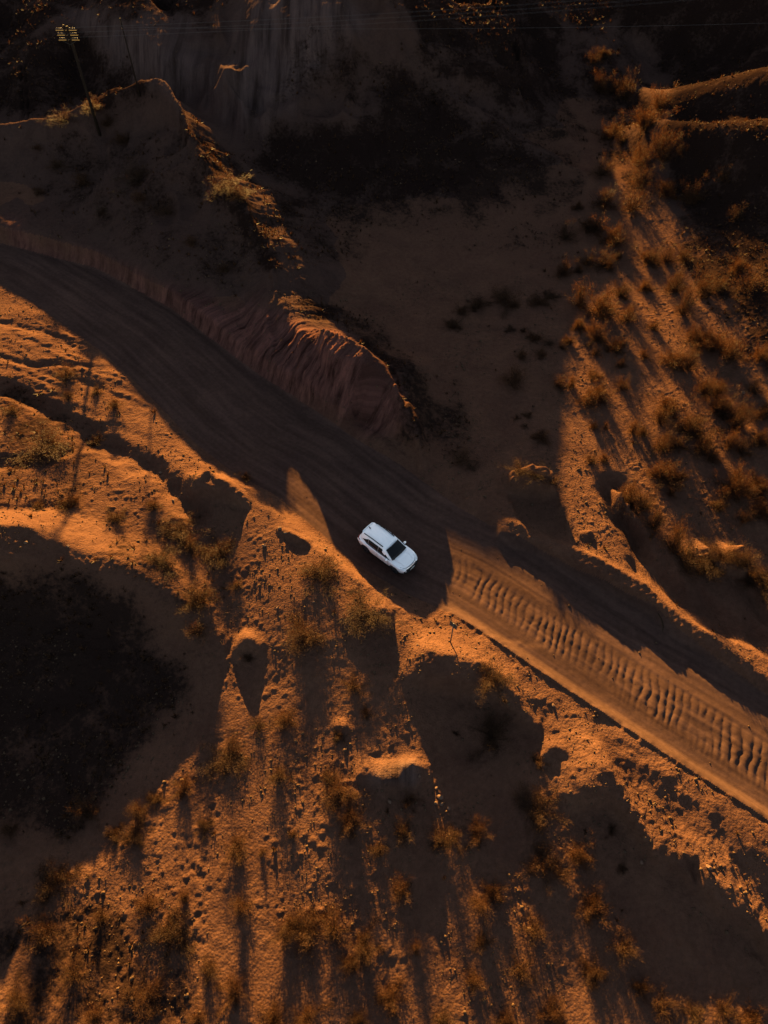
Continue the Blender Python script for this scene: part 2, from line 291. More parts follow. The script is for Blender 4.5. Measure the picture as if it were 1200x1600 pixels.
random.seed(7); RNG = np.random.default_rng(7)
# ---------------------------------------------------------------- fields over the land
def poly_mask(poly, X, Y, soft):
    """1 on the land seen inside an outline traced in the photograph, soft and ragged edge (soft in metres)"""
    z = bil(ZM, X, Y); d_ = np.maximum(Y * CP - (z - CAM_H) * SP, 8.0)
    k = F_PX / d_; wob = 1.3 * soft ** .5
    PX = 600 + k * (X + wob * fbm(X / 3.5, Y / 3.5, 3, 201)); PY = 800 - k * (Y * SP + (z - CAM_H) * CP + wob * .7 * fbm(X / 3.5, Y / 3.5, 3, 202))
    pts = [(float(a), float(b), 0.) for a, b in poly]; pts.append(pts[0])
    d, _, _, _ = pdist(pts, PX, PY)
    ins = np.zeros(X.shape, bool)
    for (ax, ay, _), (bx, by, _) in zip(pts[:-1], pts[1:]):
        if ay == by: continue
        c = ((ay > PY) != (by > PY)) & (PX < (bx - ax) * (PY - ay) / (by - ay) + ax); ins ^= c
    return smooth(.5 + np.where(ins, d, -d) / (soft * k))
C1 = 0.6
cgx = np.arange(X0, X1, C1); cgy = np.arange(Y0, Y1, C1); CX, CY = np.meshgrid(cgx, cgy)
# dark gravel and low scrub; some outlines paint shade over sunlit land
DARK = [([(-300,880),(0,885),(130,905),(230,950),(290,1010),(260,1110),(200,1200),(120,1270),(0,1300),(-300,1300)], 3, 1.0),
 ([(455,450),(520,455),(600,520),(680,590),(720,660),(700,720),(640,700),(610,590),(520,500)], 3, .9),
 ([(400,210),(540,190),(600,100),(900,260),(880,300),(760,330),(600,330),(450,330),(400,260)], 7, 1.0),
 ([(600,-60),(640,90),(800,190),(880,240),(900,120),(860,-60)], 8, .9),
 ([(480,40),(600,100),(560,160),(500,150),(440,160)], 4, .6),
 ([(860,-90),(880,40),(960,50),(1010,60),(1040,160),(1040,230),(1060,300),(1070,420),(1130,500),(1150,500),(1200,590),(1500,600),(1500,-60)], 4, 1.0), ([(270,160),(345,225),(405,300),(445,400),(420,440),(385,400),(318,290),(285,210)], 2, .75), ([(-300,-60),(350,-60),(330,40),(110,20),(0,110),(-300,170)], 5, .9), ([(1020,60),(1500,-60),(1500,300),(1060,260)], 4, 1.0),  # scrub on hillside; flank, spurs, top left also darkened to dim sunlight
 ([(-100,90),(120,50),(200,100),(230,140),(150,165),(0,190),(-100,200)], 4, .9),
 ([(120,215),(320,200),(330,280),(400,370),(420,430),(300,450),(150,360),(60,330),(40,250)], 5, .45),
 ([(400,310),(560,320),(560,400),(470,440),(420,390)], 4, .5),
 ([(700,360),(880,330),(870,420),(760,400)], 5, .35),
 ([(880,60),(960,60),(1050,230),(1050,330),(990,330),(930,200)], 4, .7), ([(0,580),(120,640),(200,700),(120,780),(0,780)], 3, .5), ([(220,780),(300,850),(340,960),(250,940),(150,880)], 2.5, .45),  # first outline: sandy upper track, darkened as if half in shade
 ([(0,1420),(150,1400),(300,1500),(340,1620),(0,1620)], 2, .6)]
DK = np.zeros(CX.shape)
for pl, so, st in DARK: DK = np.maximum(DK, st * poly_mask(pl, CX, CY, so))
RED = poly_mask([(0,350),(300,470),(430,470),(500,520),(600,575),(645,690),(560,690),(400,590),(150,430),(0,385)], CX, CY, 2.5)
PALE = np.maximum(poly_mask([(560,1205),(640,1190),(668,1205),(660,1235),(600,1235),(570,1225)], CX, CY, .8), .8 * np.maximum(poly_mask([(440,-60),(560,30),(500,110),(440,170),(400,200),(310,170),(330,130)], CX, CY, 5), poly_mask([(110,20),(300,50),(330,120),(290,160),(180,90)], CX, CY, 5)))
def cbil(M, x, y):
    fx = np.clip((x - X0) / C1, 0, len(cgx) - 1.01); fy = np.clip((y - Y0) / C1, 0, len(cgy) - 1.01); ix = fx.astype(int); iy = fy.astype(int); tx = fx - ix; ty = fy - iy
    return (M[iy, ix] * (1 - tx) + M[iy, ix + 1] * tx) * (1 - ty) + (M[iy + 1, ix] * (1 - tx) + M[iy + 1, ix + 1] * tx) * ty
RE, RDS, RDN, RSS = _rc
def hills_out(x, y):
    d = np.maximum(np.maximum(np.abs(x) - 108, y - 186), -22 - y)
    return smooth(d / 60) * (1 + np.clip(d, 0, 400) * .03) * (1.2 + 2.4 * fbm(x / 55, y / 55, 4, 77))
def height(x, y, detail=True):
    z = samp(ZM, x, y)
    e = bil(RE, x, y); road = smooth((e + .15) / .5)
    if detail:
        dk = cbil(DK, x, y)
        n = .045 * fbm(x / 1.6, y / 1.6, 3, 50) + .02 * fbm(x / .42, y / .42, 3, 51) + .012 * noise(x / .16, y / .16, 52)
        n = n + .11 * fbm(x / 3.2, y / 3.2, 3, 57) * smooth((-10 - x) / 5) * smooth((48 - y) / 6)
        lump = np.maximum(fbm(x / .33 + 9, y / .33, 2, 53) - .12, 0) * .10 * smooth(fbm(x / 4, y / 4, 2, 54) * 2 + .5)
        steep = smooth((np.abs(samp(ZM, x + .5, y) - z) + np.abs(samp(ZM, x, y + .5) - z) - .15) / .35)
        rough = n * (1 + .9 * dk) + lump + steep * .10 * fbm(x / .9, y / .9, 3, 55) - cbil(RED, x, y) * smooth((.1 - e) / 1.2) * (.5 + .5 * steep) * .50 * (np.abs(noise(bil(RSS, x, y) / .8 + .5 * fbm(x / 2, y / 2, 2, 58), bil(RDN, x, y) / 4.5, 59)) + .5 * np.abs(noise(bil(RSS, x, y) / .27, bil(RDN, x, y) / 2.5, 60)) - .5)
        # churned foot track in the bottom left
        tx, ty = ground(315, 1400, -1); tr = np.exp(-((x - tx - .25 * (ty - y) * .18 - .5 * noise(y / 3, y * 0, 3)) / .75) ** 2) * smooth((18 - y) / 3)
        rough = rough - tr * .10 * np.maximum(noise(x / .33, y / .38, 56), 0) + tr * .03 * noise(x / .2, y / .2, 57)
        z = z + rough * (1 - road)
        ds = bil(RDS, x, y); ss = bil(RSS, x, y)
        # road surface: graded grain, wheel lines, washboard ripples and the windrow on its south edge
        lines = .010 * noise(ds / .22, ss / 14, 60) + .018 * noise(ds / .9, ss / 25, 61)
        sk = ss - SW0
        wob = .35 * noise(ss / 5, ds * 0, 63)
        band = np.exp(-((ds - 3.15 - .18 * wob) / 1.25) ** 6) * smooth((sk + 2.2) / 2) * (.70 + .65 * noise(ss / 2.4, ds / 1.1, 64))
        ph = (ss + .32 * ds + .16 * noise(ss / 1.3, ds / 1.1, 62) + .05 * noise(ss / .4, ds / .3, 65)) / .52
        rip = (np.abs(np.sin(math.pi * ph)) ** .7 - .6) * .075 * band
        band2 = np.exp(-((ds - 2.0) / .5) ** 2) * smooth((sk - 9) / 4) * .35
        z = z + road * (lines + rip + band2 * .02 * np.sin(2 * math.pi * ph * 1.5) + .006 * fbm(x / .3, y / .3, 2, 66) + .02 * fbm(x / 3, y / 3, 2, 67))
        on = smooth((sk + 1) / 3); q = ds - .06 * wob
        face = np.where(q > 0, .46 * smooth((.85 - q) / .85), .46 * smooth(1 + q / 12))
        step = -.11 * smooth((-.03 - q) / .12) * smooth(1 + q / 1.6)
        z = z + on * (face * (1 + .12 * noise(ss / .9, q / .6, 68)) + step)
    return z + hills_out(x, y)
_wx, _wy = ground(700, 955); SW0 = float(bil(RSS, _wx, _wy))
# ---------------------------------------------------------------- one terrain grid, split into ground, road and hills
def rows():
    r = list(np.arange(-24, 1.2, .45)); y = 1.2
    while y < 60: r.append(y); y += .082 if y > 6 else .1
    while y < 110: r.append(y); y += .12 + .16 * (y - 60) / 50
    while y < 190: r.append(y); y += .45
    st = .8
    while y < 1400: r.append(y); y += st; st *= 1.13
    lo = [-24 - 1.2 * k ** 1.9 for k in range(14, 0, -1)]
    return np.array(lo + r)
def cols(n):
    c = np.linspace(-1, 1, n); step = c[1] - c[0]; ext = []; q = 1; st = step * 3
    while q < 60: q += st; st *= 1.12; ext.append(q)
    return np.r_[-np.array(ext[::-1]), c, ext]
FAST = False
YR = rows(); XC = cols(800)
hw = .60 * (np.maximum(YR, 0) * CP + CAM_H * SP) * 1.0 + .5; hw = np.minimum(hw, 80)
XX = XC[None, :] * hw[:, None] ; YY = np.repeat(YR[:, None], len(XC), 1)
ZZ = np.empty(XX.shape)
for i in range(0, len(YR), 100): ZZ[i:i + 100] = height(XX[i:i + 100], YY[i:i + 100])
nr, nc = XX.shape
idx = np.arange(nr * nc).reshape(nr, nc)
quads = np.stack([idx[:-1, :-1], idx[:-1, 1:], idx[1:, 1:], idx[1:, :-1]], -1).reshape(-1, 4)
qx = (XX[:-1, :-1] + XX[1:, 1:]) / 2; qy = (YY[:-1, :-1] + YY[1:, 1:]) / 2; qz = bil(ZM, qx, qy)
qe = np.where((np.abs(qx) < 109) & (qy < 189) & (qy > -23), bil(RE, qx, qy), -9)
wsx, wsy = ground([0, 210, 260, 330, 395, 432, 500, 592, 650], [203, 156, 150, 285, 345, 440, 500, 560, 680], 0)
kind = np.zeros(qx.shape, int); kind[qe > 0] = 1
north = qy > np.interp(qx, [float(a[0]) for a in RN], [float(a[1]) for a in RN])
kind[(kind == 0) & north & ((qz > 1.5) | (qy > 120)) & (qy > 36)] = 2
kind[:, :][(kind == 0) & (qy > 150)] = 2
def grid_mesh(name, faces, mat):
    used = np.unique(faces); remap = np.full(nr * nc, -1); remap[used] = np.arange(len(used)); f = remap[faces]
    me = bpy.data.meshes.new(name); v = np.stack([XX.ravel()[used], YY.ravel()[used], ZZ.ravel()[used]], 1)
    me.vertices.add(len(v)); me.vertices.foreach_set('co', v.astype(np.float32).ravel())
    me.loops.add(f.size); me.loops.foreach_set('vertex_index', f.astype(np.int32).ravel())
    me.polygons.add(len(f)); me.polygons.foreach_set('loop_start', np.arange(0, f.size, 4, dtype=np.int32))
    me.polygons.foreach_set('use_smooth', np.ones(len(f), bool))
    for an, M in (('scrub', DK), ('red', RED), ('pale', PALE)):  # scrub also carries the painted dimming of lit spurs and track
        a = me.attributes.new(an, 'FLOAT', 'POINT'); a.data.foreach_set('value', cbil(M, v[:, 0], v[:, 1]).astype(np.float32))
    if True:
        for an, M in (('along', RSS), ('across', RDS)): a = me.attributes.new(an, 'FLOAT', 'POINT'); a.data.foreach_set('value', bil(M, v[:, 0], v[:, 1]).astype(np.float32))
    me.update(calc_edges=True); me.materials.append(mat)
    o = bpy.data.objects.new(name, me); COL.objects.link(o); o['kind'] = 'structure'
    return o
# ---------------------------------------------------------------- materials
def mat(name):
    m = bpy.data.materials.new(name); m.use_nodes = True; n = m.node_tree; b = n.nodes['Principled BSDF']; return m, n, b
def N(n, t, **k):
    x = n.nodes.new(t)
    for a, b in k.items(): setattr(x, a, b)
    return x
def noise_node(n, scale, detail=4, rough=.6, vec=None):
    x = N(n, 'ShaderNodeTexNoise'); x.inputs['Scale'].default_value = scale; x.inputs['Detail'].default_value = detail; x.inputs['Roughness'].default_value = rough
    if vec is not None: n.links.new(vec, x.inputs['Vector'])
    return x
def ramp(n, fac, stops):
    r = N(n, 'ShaderNodeValToRGB'); e = r.color_ramp.elements
    e[0].position, e[0].color = stops[0][0], (*stops[0][1], 1); e[1].position, e[1].color = stops[-1][0], (*stops[-1][1], 1)
    for p, c in stops[1:-1]: q = e.new(p); q.color = (*c, 1)
    n.links.new(fac, r.inputs[0]); return r
def mixc(n, f, a, b, blend='MIX'):
    m = N(n, 'ShaderNodeMix', data_type='RGBA', blend_type=blend)
    for s, v in ((0, f), (6, a), (7, b)):
        if hasattr(v, 'links') or hasattr(v, 'is_output'): n.links.new(v, m.inputs[s])
        elif s == 0: m.inputs[0].default_value = v
        else: m.inputs[s].default_value = (*v, 1)
    return m.outputs[2]
def mth(n, op, a, b=None):
    m = N(n, 'ShaderNodeMath', operation=op)
    for i, v in enumerate((a, b)):
        if v is None: continue
        if isinstance(v, (int, float)): m.inputs[i].default_value = v
        else: n.links.new(v, m.inputs[i])
    return m.outputs[0]
def earth(name, base1, base2, dark, road=False):
    m, n, b = mat(name); g = N(n, 'ShaderNodeNewGeometry'); pos = g.outputs['Position']
    n1 = noise_node(n, .35, 6, .6, pos); n2 = noise_node(n, 3.0, 5, .7, pos); n3 = noise_node(n, 22, 3, .7, pos)
    c = ramp(n, n1.outputs[0], [(.35, base1), (.65, base2)]).outputs[0]
    c = mixc(n, .5, c, ramp(n, n2.outputs[0], [(.3, (.55,) * 3), (.7, (1.35,) * 3)]).outputs[0], 'MULTIPLY')
    def attr(a): x = N(n, 'ShaderNodeAttribute', attribute_name=a); return x.outputs['Fac']
    if not road:
        c = mixc(n, mth(n, 'MULTIPLY', attr('red'), .8), c, (0.0645, 0.0274, 0.0225))
        sz = N(n, 'ShaderNodeSeparateXYZ'); n.links.new(pos, sz.inputs[0]); cv = N(n, 'ShaderNodeCombineXYZ'); n.links.new(mth(n, 'MULTIPLY', attr('along'), 1.5), cv.inputs[0]); n.links.new(mth(n, 'MULTIPLY', sz.outputs[2], .35), cv.inputs[1])
        fl = noise_node(n, 1.0, 5, .7, cv.outputs[0]); c = mixc(n, attr('red'), c, mixc(n, 1.0, c, ramp(n, fl.outputs[0], [(.36, (.35, .35, .36)), (.50, (1, 1, 1)), (.64, (1.7, 1.6, 1.55))]).outputs[0], 'MULTIPLY'))
        c = mixc(n, mth(n, 'MULTIPLY', attr('pale'), .8), c, (0.0560, 0.0370, 0.0330))
        cp = N(n, 'ShaderNodeCombineXYZ'); n.links.new(mth(n, 'MULTIPLY', sz.outputs[0], .8), cp.inputs[0]); n.links.new(mth(n, 'MULTIPLY', sz.outputs[2], .14), cp.inputs[1])
        fp = noise_node(n, 1.0, 5, .7, cp.outputs[0]); c = mixc(n, attr('pale'), c, mixc(n, 1.0, c, ramp(n, fp.outputs[0], [(.38, (.30, .28, .27)), (.52, (1, 1, 1)), (.66, (1.5, 1.45, 1.4))]).outputs[0], 'MULTIPLY'))  # light and dark streaks paint in fold shading on pale slopes
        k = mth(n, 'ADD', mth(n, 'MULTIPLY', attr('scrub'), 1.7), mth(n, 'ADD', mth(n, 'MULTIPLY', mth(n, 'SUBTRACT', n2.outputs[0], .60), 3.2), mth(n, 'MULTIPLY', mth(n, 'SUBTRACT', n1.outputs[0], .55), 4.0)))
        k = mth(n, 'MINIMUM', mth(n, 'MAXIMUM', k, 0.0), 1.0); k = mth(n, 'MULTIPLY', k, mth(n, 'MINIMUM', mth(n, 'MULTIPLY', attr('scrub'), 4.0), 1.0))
        c = mixc(n, k, c, dark)  # dark gravel tone, also the shade painted over sunlit land
    else:
        cv = N(n, 'ShaderNodeCombineXYZ'); n.links.new(mth(n, 'MULTIPLY', attr('along'), .10), cv.inputs[0]); n.links.new(mth(n, 'MULTIPLY', attr('across'), 1.5), cv.inputs[1])
        q1 = noise_node(n, 1.0, 4, .6, cv.outputs[0]); c = mixc(n, 1.0, c, ramp(n, q1.outputs[0], [(.32, (.74, .74, .76)), (.5, (1, 1, 1)), (.68, (1.35, 1.33, 1.31))]).outputs[0], 'MULTIPLY')
    sp = ramp(n, n3.outputs[0], [(.30, (.45, .42, .40)), (.42, (1, 1, 1)), (.68, (1, 1, 1)), (.76, (1.5, 1.5, 1.5))]).outputs[0]
    c = mixc(n, .6 if not road else .25, c, sp, 'MULTIPLY')
    n.links.new(c, b.inputs['Base Color']); b.inputs['Roughness'].default_value = .95; b.inputs['Specular IOR Level'].default_value = 0.0
    bn = noise_node(n, 9, 6, .75, pos); bp = N(n, 'ShaderNodeBump'); bp.inputs['Strength'].default_value = 1.0 if not road else .5; bp.inputs['Distance'].default_value = .05 if not road else .015
    n.links.new(bn.outputs[0], bp.inputs['Height'])
    if not road:
        vo = N(n, 'ShaderNodeTexVoronoi'); vo.inputs['Scale'].default_value = 7; n.links.new(pos, vo.inputs['Vector'])
        b2 = N(n, 'ShaderNodeBump'); b2.inputs['Strength'].default_value = .6; b2.inputs['Distance'].default_value = .05; b2.invert = True
        n.links.new(vo.outputs[0], b2.inputs['Height']); n.links.new(bp.outputs[0], b2.inputs['Normal']); n.links.new(b2.outputs[0], b.inputs['Normal'])
    else: n.links.new(bp.outputs[0], b.inputs['Normal'])
    return m
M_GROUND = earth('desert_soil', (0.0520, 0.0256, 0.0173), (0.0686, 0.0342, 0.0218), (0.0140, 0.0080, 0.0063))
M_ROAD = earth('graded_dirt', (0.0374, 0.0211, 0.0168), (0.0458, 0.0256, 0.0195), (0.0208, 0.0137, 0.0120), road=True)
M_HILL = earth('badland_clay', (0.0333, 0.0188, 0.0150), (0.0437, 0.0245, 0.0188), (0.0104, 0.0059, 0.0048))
fk = kind.ravel()
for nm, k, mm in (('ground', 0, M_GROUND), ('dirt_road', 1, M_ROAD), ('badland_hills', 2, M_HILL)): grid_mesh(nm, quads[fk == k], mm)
def hz(x, y): return float(height(np.array([float(x)]), np.array([float(y)]))[0])
# ---------------------------------------------------------------- builders
def link(name, me, m=None, parent=None):
    o = bpy.data.objects.new(name, me); COL.objects.link(o)
    if m is not None and me is not None and not me.materials: me.materials.append(m)
    if parent is not None: o.parent = parent
    return o
def tag(o, label, cat, group=None):
    o['label'] = label; o['category'] = cat
    if group: o['group'] = group
    return o
def root(name, loc, rz, label, cat, group=None):
    o = bpy.data.objects.new(name, None); COL.objects.link(o); o.location = loc; o.rotation_euler = (0, 0, rz); o.empty_display_size = .2
    return tag(o, label, cat, group)
def from_vf(name, v, f, m, parent=None, smooth_=False):
    me = bpy.data.meshes.new(name); me.from_pydata([tuple(map(float, q)) for q in v], [], f)
    if smooth_: me.polygons.foreach_set('use_smooth', [True] * len(me.polygons))
    me.update(); return link(name, me, m, parent)
class MB:
    def __init__(s): s.v = []; s.f = []
    def tube(s, pts, rad, n=6, cap=True):
        b = len(s.v); k = len(pts)
        for i, p in enumerate(pts):
            p = Vector(p); d = (Vector(pts[min(i + 1, k - 1)]) - Vector(pts[max(i - 1, 0)])).normalized()
            a = d.orthogonal().normalized() if abs(d.z) > .9 else d.cross(Vector((0, 0, 1))).normalized(); c = d.cross(a)
            r = rad[i] if hasattr(rad, '__len__') else rad
            for j in range(n):
                t = 2 * math.pi * j / n; s.v.append(p + a * r * math.cos(t) + c * r * math.sin(t))
        for i in range(k - 1):
            for j in range(n): s.f.append((b + i * n + j, b + i * n + (j + 1) % n, b + (i + 1) * n + (j + 1) % n, b + (i + 1) * n + j))
        if cap: s.f.append(tuple(b + j for j in range(n))[::-1]); s.f.append(tuple(b + (k - 1) * n + j for j in range(n)))
        return s
    def box(s, c, d, R=None):
        b = len(s.v)
        for z in (-1, 1):
            for x, y in ((-1, -1), (1, -1), (1, 1), (-1, 1)):
                q = Vector((x * d[0] / 2, y * d[1] / 2, z * d[2] / 2)); q = (R @ q if R else q) + Vector(c); s.v.append(q)
        s.f += [(b + i[0], b + i[1], b + i[2], b + i[3]) for i in ((3, 2, 1, 0), (4, 5, 6, 7), (0, 1, 5, 4), (1, 2, 6, 5), (2, 3, 7, 6), (3, 0, 4, 7))]
        return s
    def build(s, name, m, parent=None, sm=False): return from_vf(name, s.v, s.f, m, parent, sm)
def plain(name, col, rough=.6, metal=0, spec=.5, coat=0):
    m, n, b = mat(name); b.inputs['Base Color'].default_value = (*col, 1); b.inputs['Roughness'].default_value = rough; b.inputs['Metallic'].default_value = metal
    b.inputs['Specular IOR Level'].default_value = spec; b.inputs['Coat Weight'].default_value = coat; b.inputs['Coat Roughness'].default_value = .05
    g = N(n, 'ShaderNodeTexCoord'); q = noise_node(n, 6, 4, .6, g.outputs['Object'])
    c = ramp(n, q.outputs[0], [(.3, tuple(x * .88 for x in col)), (.7, tuple(min(x * 1.06, 1) for x in col))]); n.links.new(c.outputs[0], b.inputs['Base Color'])
    return m
def at(px, py, z=None):
    """a point of the land seen at a photo pixel"""
    x, y, zz = hit(ZM, px, py); return float(x[0]), float(y[0]), hz(x[0], y[0])
# ---------------------------------------------------------------- the car
def dusty_paint():
    m, n, b = mat('white_car_paint'); g = N(n, 'ShaderNodeTexCoord'); sx = N(n, 'ShaderNodeSeparateXYZ'); n.links.new(g.outputs['Object'], sx.inputs[0])
    q = noise_node(n, 5, 5, .7, g.outputs['Object'])
    lo = mth(n, 'SUBTRACT', 1.0, mth(n, 'MULTIPLY', sx.outputs[2], 1.6)); k = mth(n, 'MAXIMUM', mth(n, 'MULTIPLY', lo, q.outputs[0]), 0.0)
    n.links.new(mixc(n, mth(n, 'MINIMUM', k, .6), (.80, .80, .80), (.34, .25, .19)), b.inputs['Base Color'])
    b.inputs['Roughness'].default_value = .45; b.inputs['Coat Weight'].default_value = .6; b.inputs['Coat Roughness'].default_value = .06
    return m
P_WHITE = dusty_paint()
P_BLACK = plain('black_trim_plastic', (.007, .007, .007), .7, 0, .2); P_GLASS = plain('tinted_glass', (.004, .004, .004), .2, 0, .2)
P_TYRE = plain('tyre_rubber', (.014, .013, .012), .85); P_RIM = plain('dark_alloy', (.10, .10, .11), .35, .8); P_LAMP = plain('headlamp_lens', (.55, .58, .6), .12, 0, .8)
P_RED = plain('tail_lamp_red', (.25, .012, .008), .15); P_CHROME = plain('chrome_trim', (.6, .6, .62), .15, 1.0); P_CABIN = plain('cabin_fabric', (.02, .018, .017), .9)
P_PLATE = plain('number_plate', (.5, .5, .48), .5)
def make_car():
    ax_, ay_ = ground(572.5, 861, 0); bx_, by_ = ground(616.5, 893.5, 0)
    hx, hy = float(bx_ - ax_), float(by_ - ay_); L = math.hypot(hx, hy); hx /= L; hy /= L
    cx, cy = float(ax_ + bx_) / 2 - hy * .80, float(ay_ + by_) / 2 + hx * .80       # centre lies on the car's left of its right wheels
    R = root('parked_car', (cx, cy, hz(cx, cy) + .01), math.atan2(hy, hx), 'white compact SUV with black roof rails standing on the shaded bend of the dirt road', 'car')
    WB = 1.31
    # stations along x: (x, half width at sill, half width at belt, belt height, half width of top edge, centre height)
    st = [(-2.16, .58, .66, .74, .52, .86), (-2.12, .70, .80, .84, .66, .98), (-2.0, .80, .875, .93, .74, 1.05), (-1.8, .84, .90, .955, .78, 1.06), (-1.31, .865, .915, .965, .80, 1.03), (-.9, .87, .905, .955, .81, 1.0), (-.4, .87, .895, .94, .81, .99),
          (.1, .87, .895, .93, .81, .985), (.6, .87, .90, .92, .81, .98), (.95, .87, .905, .925, .79, .985), (1.31, .865, .91, .90, .74, .955), (1.6, .84, .89, .865, .70, .905), (1.85, .78, .84, .80, .66, .845), (2.0, .70, .76, .74, .60, .78), (2.10, .60, .64, .68, .48, .71)]
    xs = np.concatenate([np.arange(-2.16, 2.10, .055), [2.10]])
    def I(k, x): return float(np.interp(x, [s[0] for s in st], [s[k] for s in st]))
    zb = .24; prof_n = 14
    v = []; f = []
    def sect(x):
        w0, w1, hb, w2, hc = (I(k, x) for k in (1, 2, 3, 4, 5)); b0 = zb + .10 * smooth_f((abs(x) - 1.7) / .4)
        pts = [(w0 * .93, b0), (w0 * .985, b0 + .05)]
        for t in (.15, .3, .45, .6, .75, .9, 1.0):
            z = b0 + .05 + (hb - b0 - .05) * t; w = w0 * .985 + (w1 - w0 * .985) * smooth_f(t * 1.15) + .018 * math.sin(t * math.pi) - .012 * math.exp(-((t - .62) / .08) ** 2)
            pts.append((w, z))
        pts.append((w2 + (w1 - w2) * .45, hb + (hc - hb) * .30)); pts.append((w2, hb + (hc - hb) * .55)); pts.append((w2 * .72, hb + (hc - hb) * .82)); pts.append((w2 * .38, hb + (hc - hb) * .96)); pts.append((0, hc))
        return pts
    def smooth_f(t): t = min(max(t, 0), 1); return t * t * (3 - 2 * t)
    ra = .385; zc = .34
    m = len(sect(0))
    for x in xs:
        for (w, z) in sect(x):
            xx = x
            for wx in (-WB, WB):                       # pull edge vertices onto the round wheel arch
                r = math.hypot(x - wx, z - zc)
                if w > .5 and ra - .045 < r < ra + .03: k = ra / r; xx = wx + (x - wx) * k; z = zc + (z - zc) * k
            v.append((xx, -w, z))
    nX = len(xs)
    for i in range(nX - 1):
        for j in range(m - 1):
            a, b, c, d = i * m + j, (i + 1) * m + j, (i + 1) * m + j + 1, i * m + j + 1
            ce = np.mean([v[q] for q in (a, b, c, d)], 0)
            if any(math.hypot(ce[0] - wx, ce[2] - zc) < ra - .012 for wx in (-WB, WB)) and abs(ce[1]) > .5: continue
            f.append((a, b, c, d))
    f.append(tuple(range(m))[::-1]); f.append(tuple((nX - 1) * m + j for j in range(m)))
    nv = len(v); v2 = v + [(x, -y, z) for x, y, z in v]; f2 = f + [tuple(nv + q for q in g[::-1]) for g in f]
    body = from_vf('body', v2, f2, P_WHITE, R, True)
    bmx = bmesh.new(); bmx.from_mesh(body.data); bmesh.ops.remove_doubles(bmx, verts=bmx.verts, dist=.0005); bmesh.ops.recalc_face_normals(bmx, faces=bmx.faces); bmx.to_mesh(body.data); bmx.free()
    # underside / wheel wells
    MB().box((0, 0, .42), (3.9, 1.30, .34)).build('underbody', P_BLACK, R)
    # greenhouse: base ring on the belt, roof ring; glass set into it 3 mm proud
    base = [(1.05, .76, .965), (.72, .83, .95), (0, .845, .965), (-.8, .84, .985), (-1.55, .81, 1.01), (-1.93, .72, 1.04)]   # x, half width, z
    roof = [(.28, .62, 1.475), (.10, .655, 1.515), (-.35, .68, 1.555), (-.95, .675, 1.56), (-1.55, .64, 1.525), (-1.86, .58, 1.475)]
    def lerp(a, b, t): return tuple(p + (q - p) * t for p, q in zip(a, b))
    gv = []; gf = []; K = 6
    for i in range(len(base)):
        for k in range(K + 1):
            t = k / K; x, w, z = lerp(base[i], roof[i], t); w += .035 * math.sin(math.pi * t) ; gv.append((x, -w, z))
        x, w, z = roof[i]
        for q, dz in ((.8, .028), (.45, .048), (0, .055)): gv.append((x, -w * q, z + dz * (1 if 0 < i < 5 else .55)))
    mm = K + 4
    for i in range(len(base) - 1):
        for j in range(mm - 1): gf.append((i * mm + j, (i + 1) * mm + j, (i + 1) * mm + j + 1, i * mm + j + 1))
    n0 = len(gv); gv2 = gv + [(x, -y, z) for x, y, z in gv]; gf2 = gf + [tuple(n0 + q for q in g[::-1]) for g in gf]
    for i in (0, len(base) - 1):                                   # close windscreen and tailgate planes
        A = [i * mm + j for j in range(mm)]; B = [n0 + i * mm + j for j in range(mm)]
        for j in range(mm - 1): q = (A[j], A[j + 1], B[j + 1], B[j]); gf2.append(q if i == 0 else q[::-1])
    cabin = from_vf('roof', gv2, gf2, P_WHITE, R, True)
    bmx = bmesh.new(); bmx.from_mesh(cabin.data); bmesh.ops.remove_doubles(bmx, verts=bmx.verts, dist=.0005); bmesh.ops.recalc_face_normals(bmx, faces=bmx.faces); bmx.to_mesh(cabin.data); bmx.free()
    md = cabin.modifiers.new('edge', 'EDGE_SPLIT'); md.split_angle = math.radians(34)
    # windscreen: curved panel
    def panel(name, P, nu, nv_, matl, off):
        vv = [P(a / nu, b / nv_) for b in range(nv_ + 1) for a in range(nu + 1)]
        ff = [(b * (nu + 1) + a, b * (nu + 1) + a + 1, (b + 1) * (nu + 1) + a + 1, (b + 1) * (nu + 1) + a) for b in range(nv_) for a in range(nu)]
        o = from_vf(name, vv, ff, matl, R, True); md = o.modifiers.new('thick', 'SOLIDIFY'); md.thickness = .012; md.offset = 0; return o
    def wind(a, b):
        s = a * 2 - 1; t = .05 + .90 * b
        x0, w0, z0 = 1.05, .76, .965; x1, w1, z1 = .28, .62, 1.475
        w = (w0 + (w1 - w0) * t) * (.955 if t > .1 else .97); x = x0 + (x1 - x0) * t; z = z0 + (z1 - z0) * t
        return (x + .055 * (1 - s * s) + .03, s * w, z + .035 * (1 - s * s) + .018)
    panel('windscreen', wind, 10, 5, P_GLASS, 0)
    def rearw(a, b):
        s = a * 2 - 1; t = .22 + .68 * b; w = (.72 + (.58 - .72) * t) * .9; x = -1.93 + .07 * t; z = 1.04 + (.435) * t
        return (x - .045 - .02 * (1 - s * s), s * w, z + .01)
    panel('rear_window', rearw, 8, 4, P_GLASS, 0)
    # side windows traced as a polygon between belt and roof
    def side_pt(x, t, sgn):
        xb = [b[0] for b in base][::-1]; wb = np.interp(x, xb, [b[1] for b in base][::-1]); zb_ = np.interp(x, xb, [b[2] for b in base][::-1])
        xr = [b[0] for b in roof][::-1]; xq = min(max(x, -1.86), .28); wr = np.interp(xq, xr, [b[1] for b in roof][::-1]); zr = np.interp(xq, xr, [b[2] for b in roof][::-1])
        return (x, sgn * (wb + (wr - wb) * t + .035 * math.sin(math.pi * t) + .014), zb_ + (zr - zb_) * t)
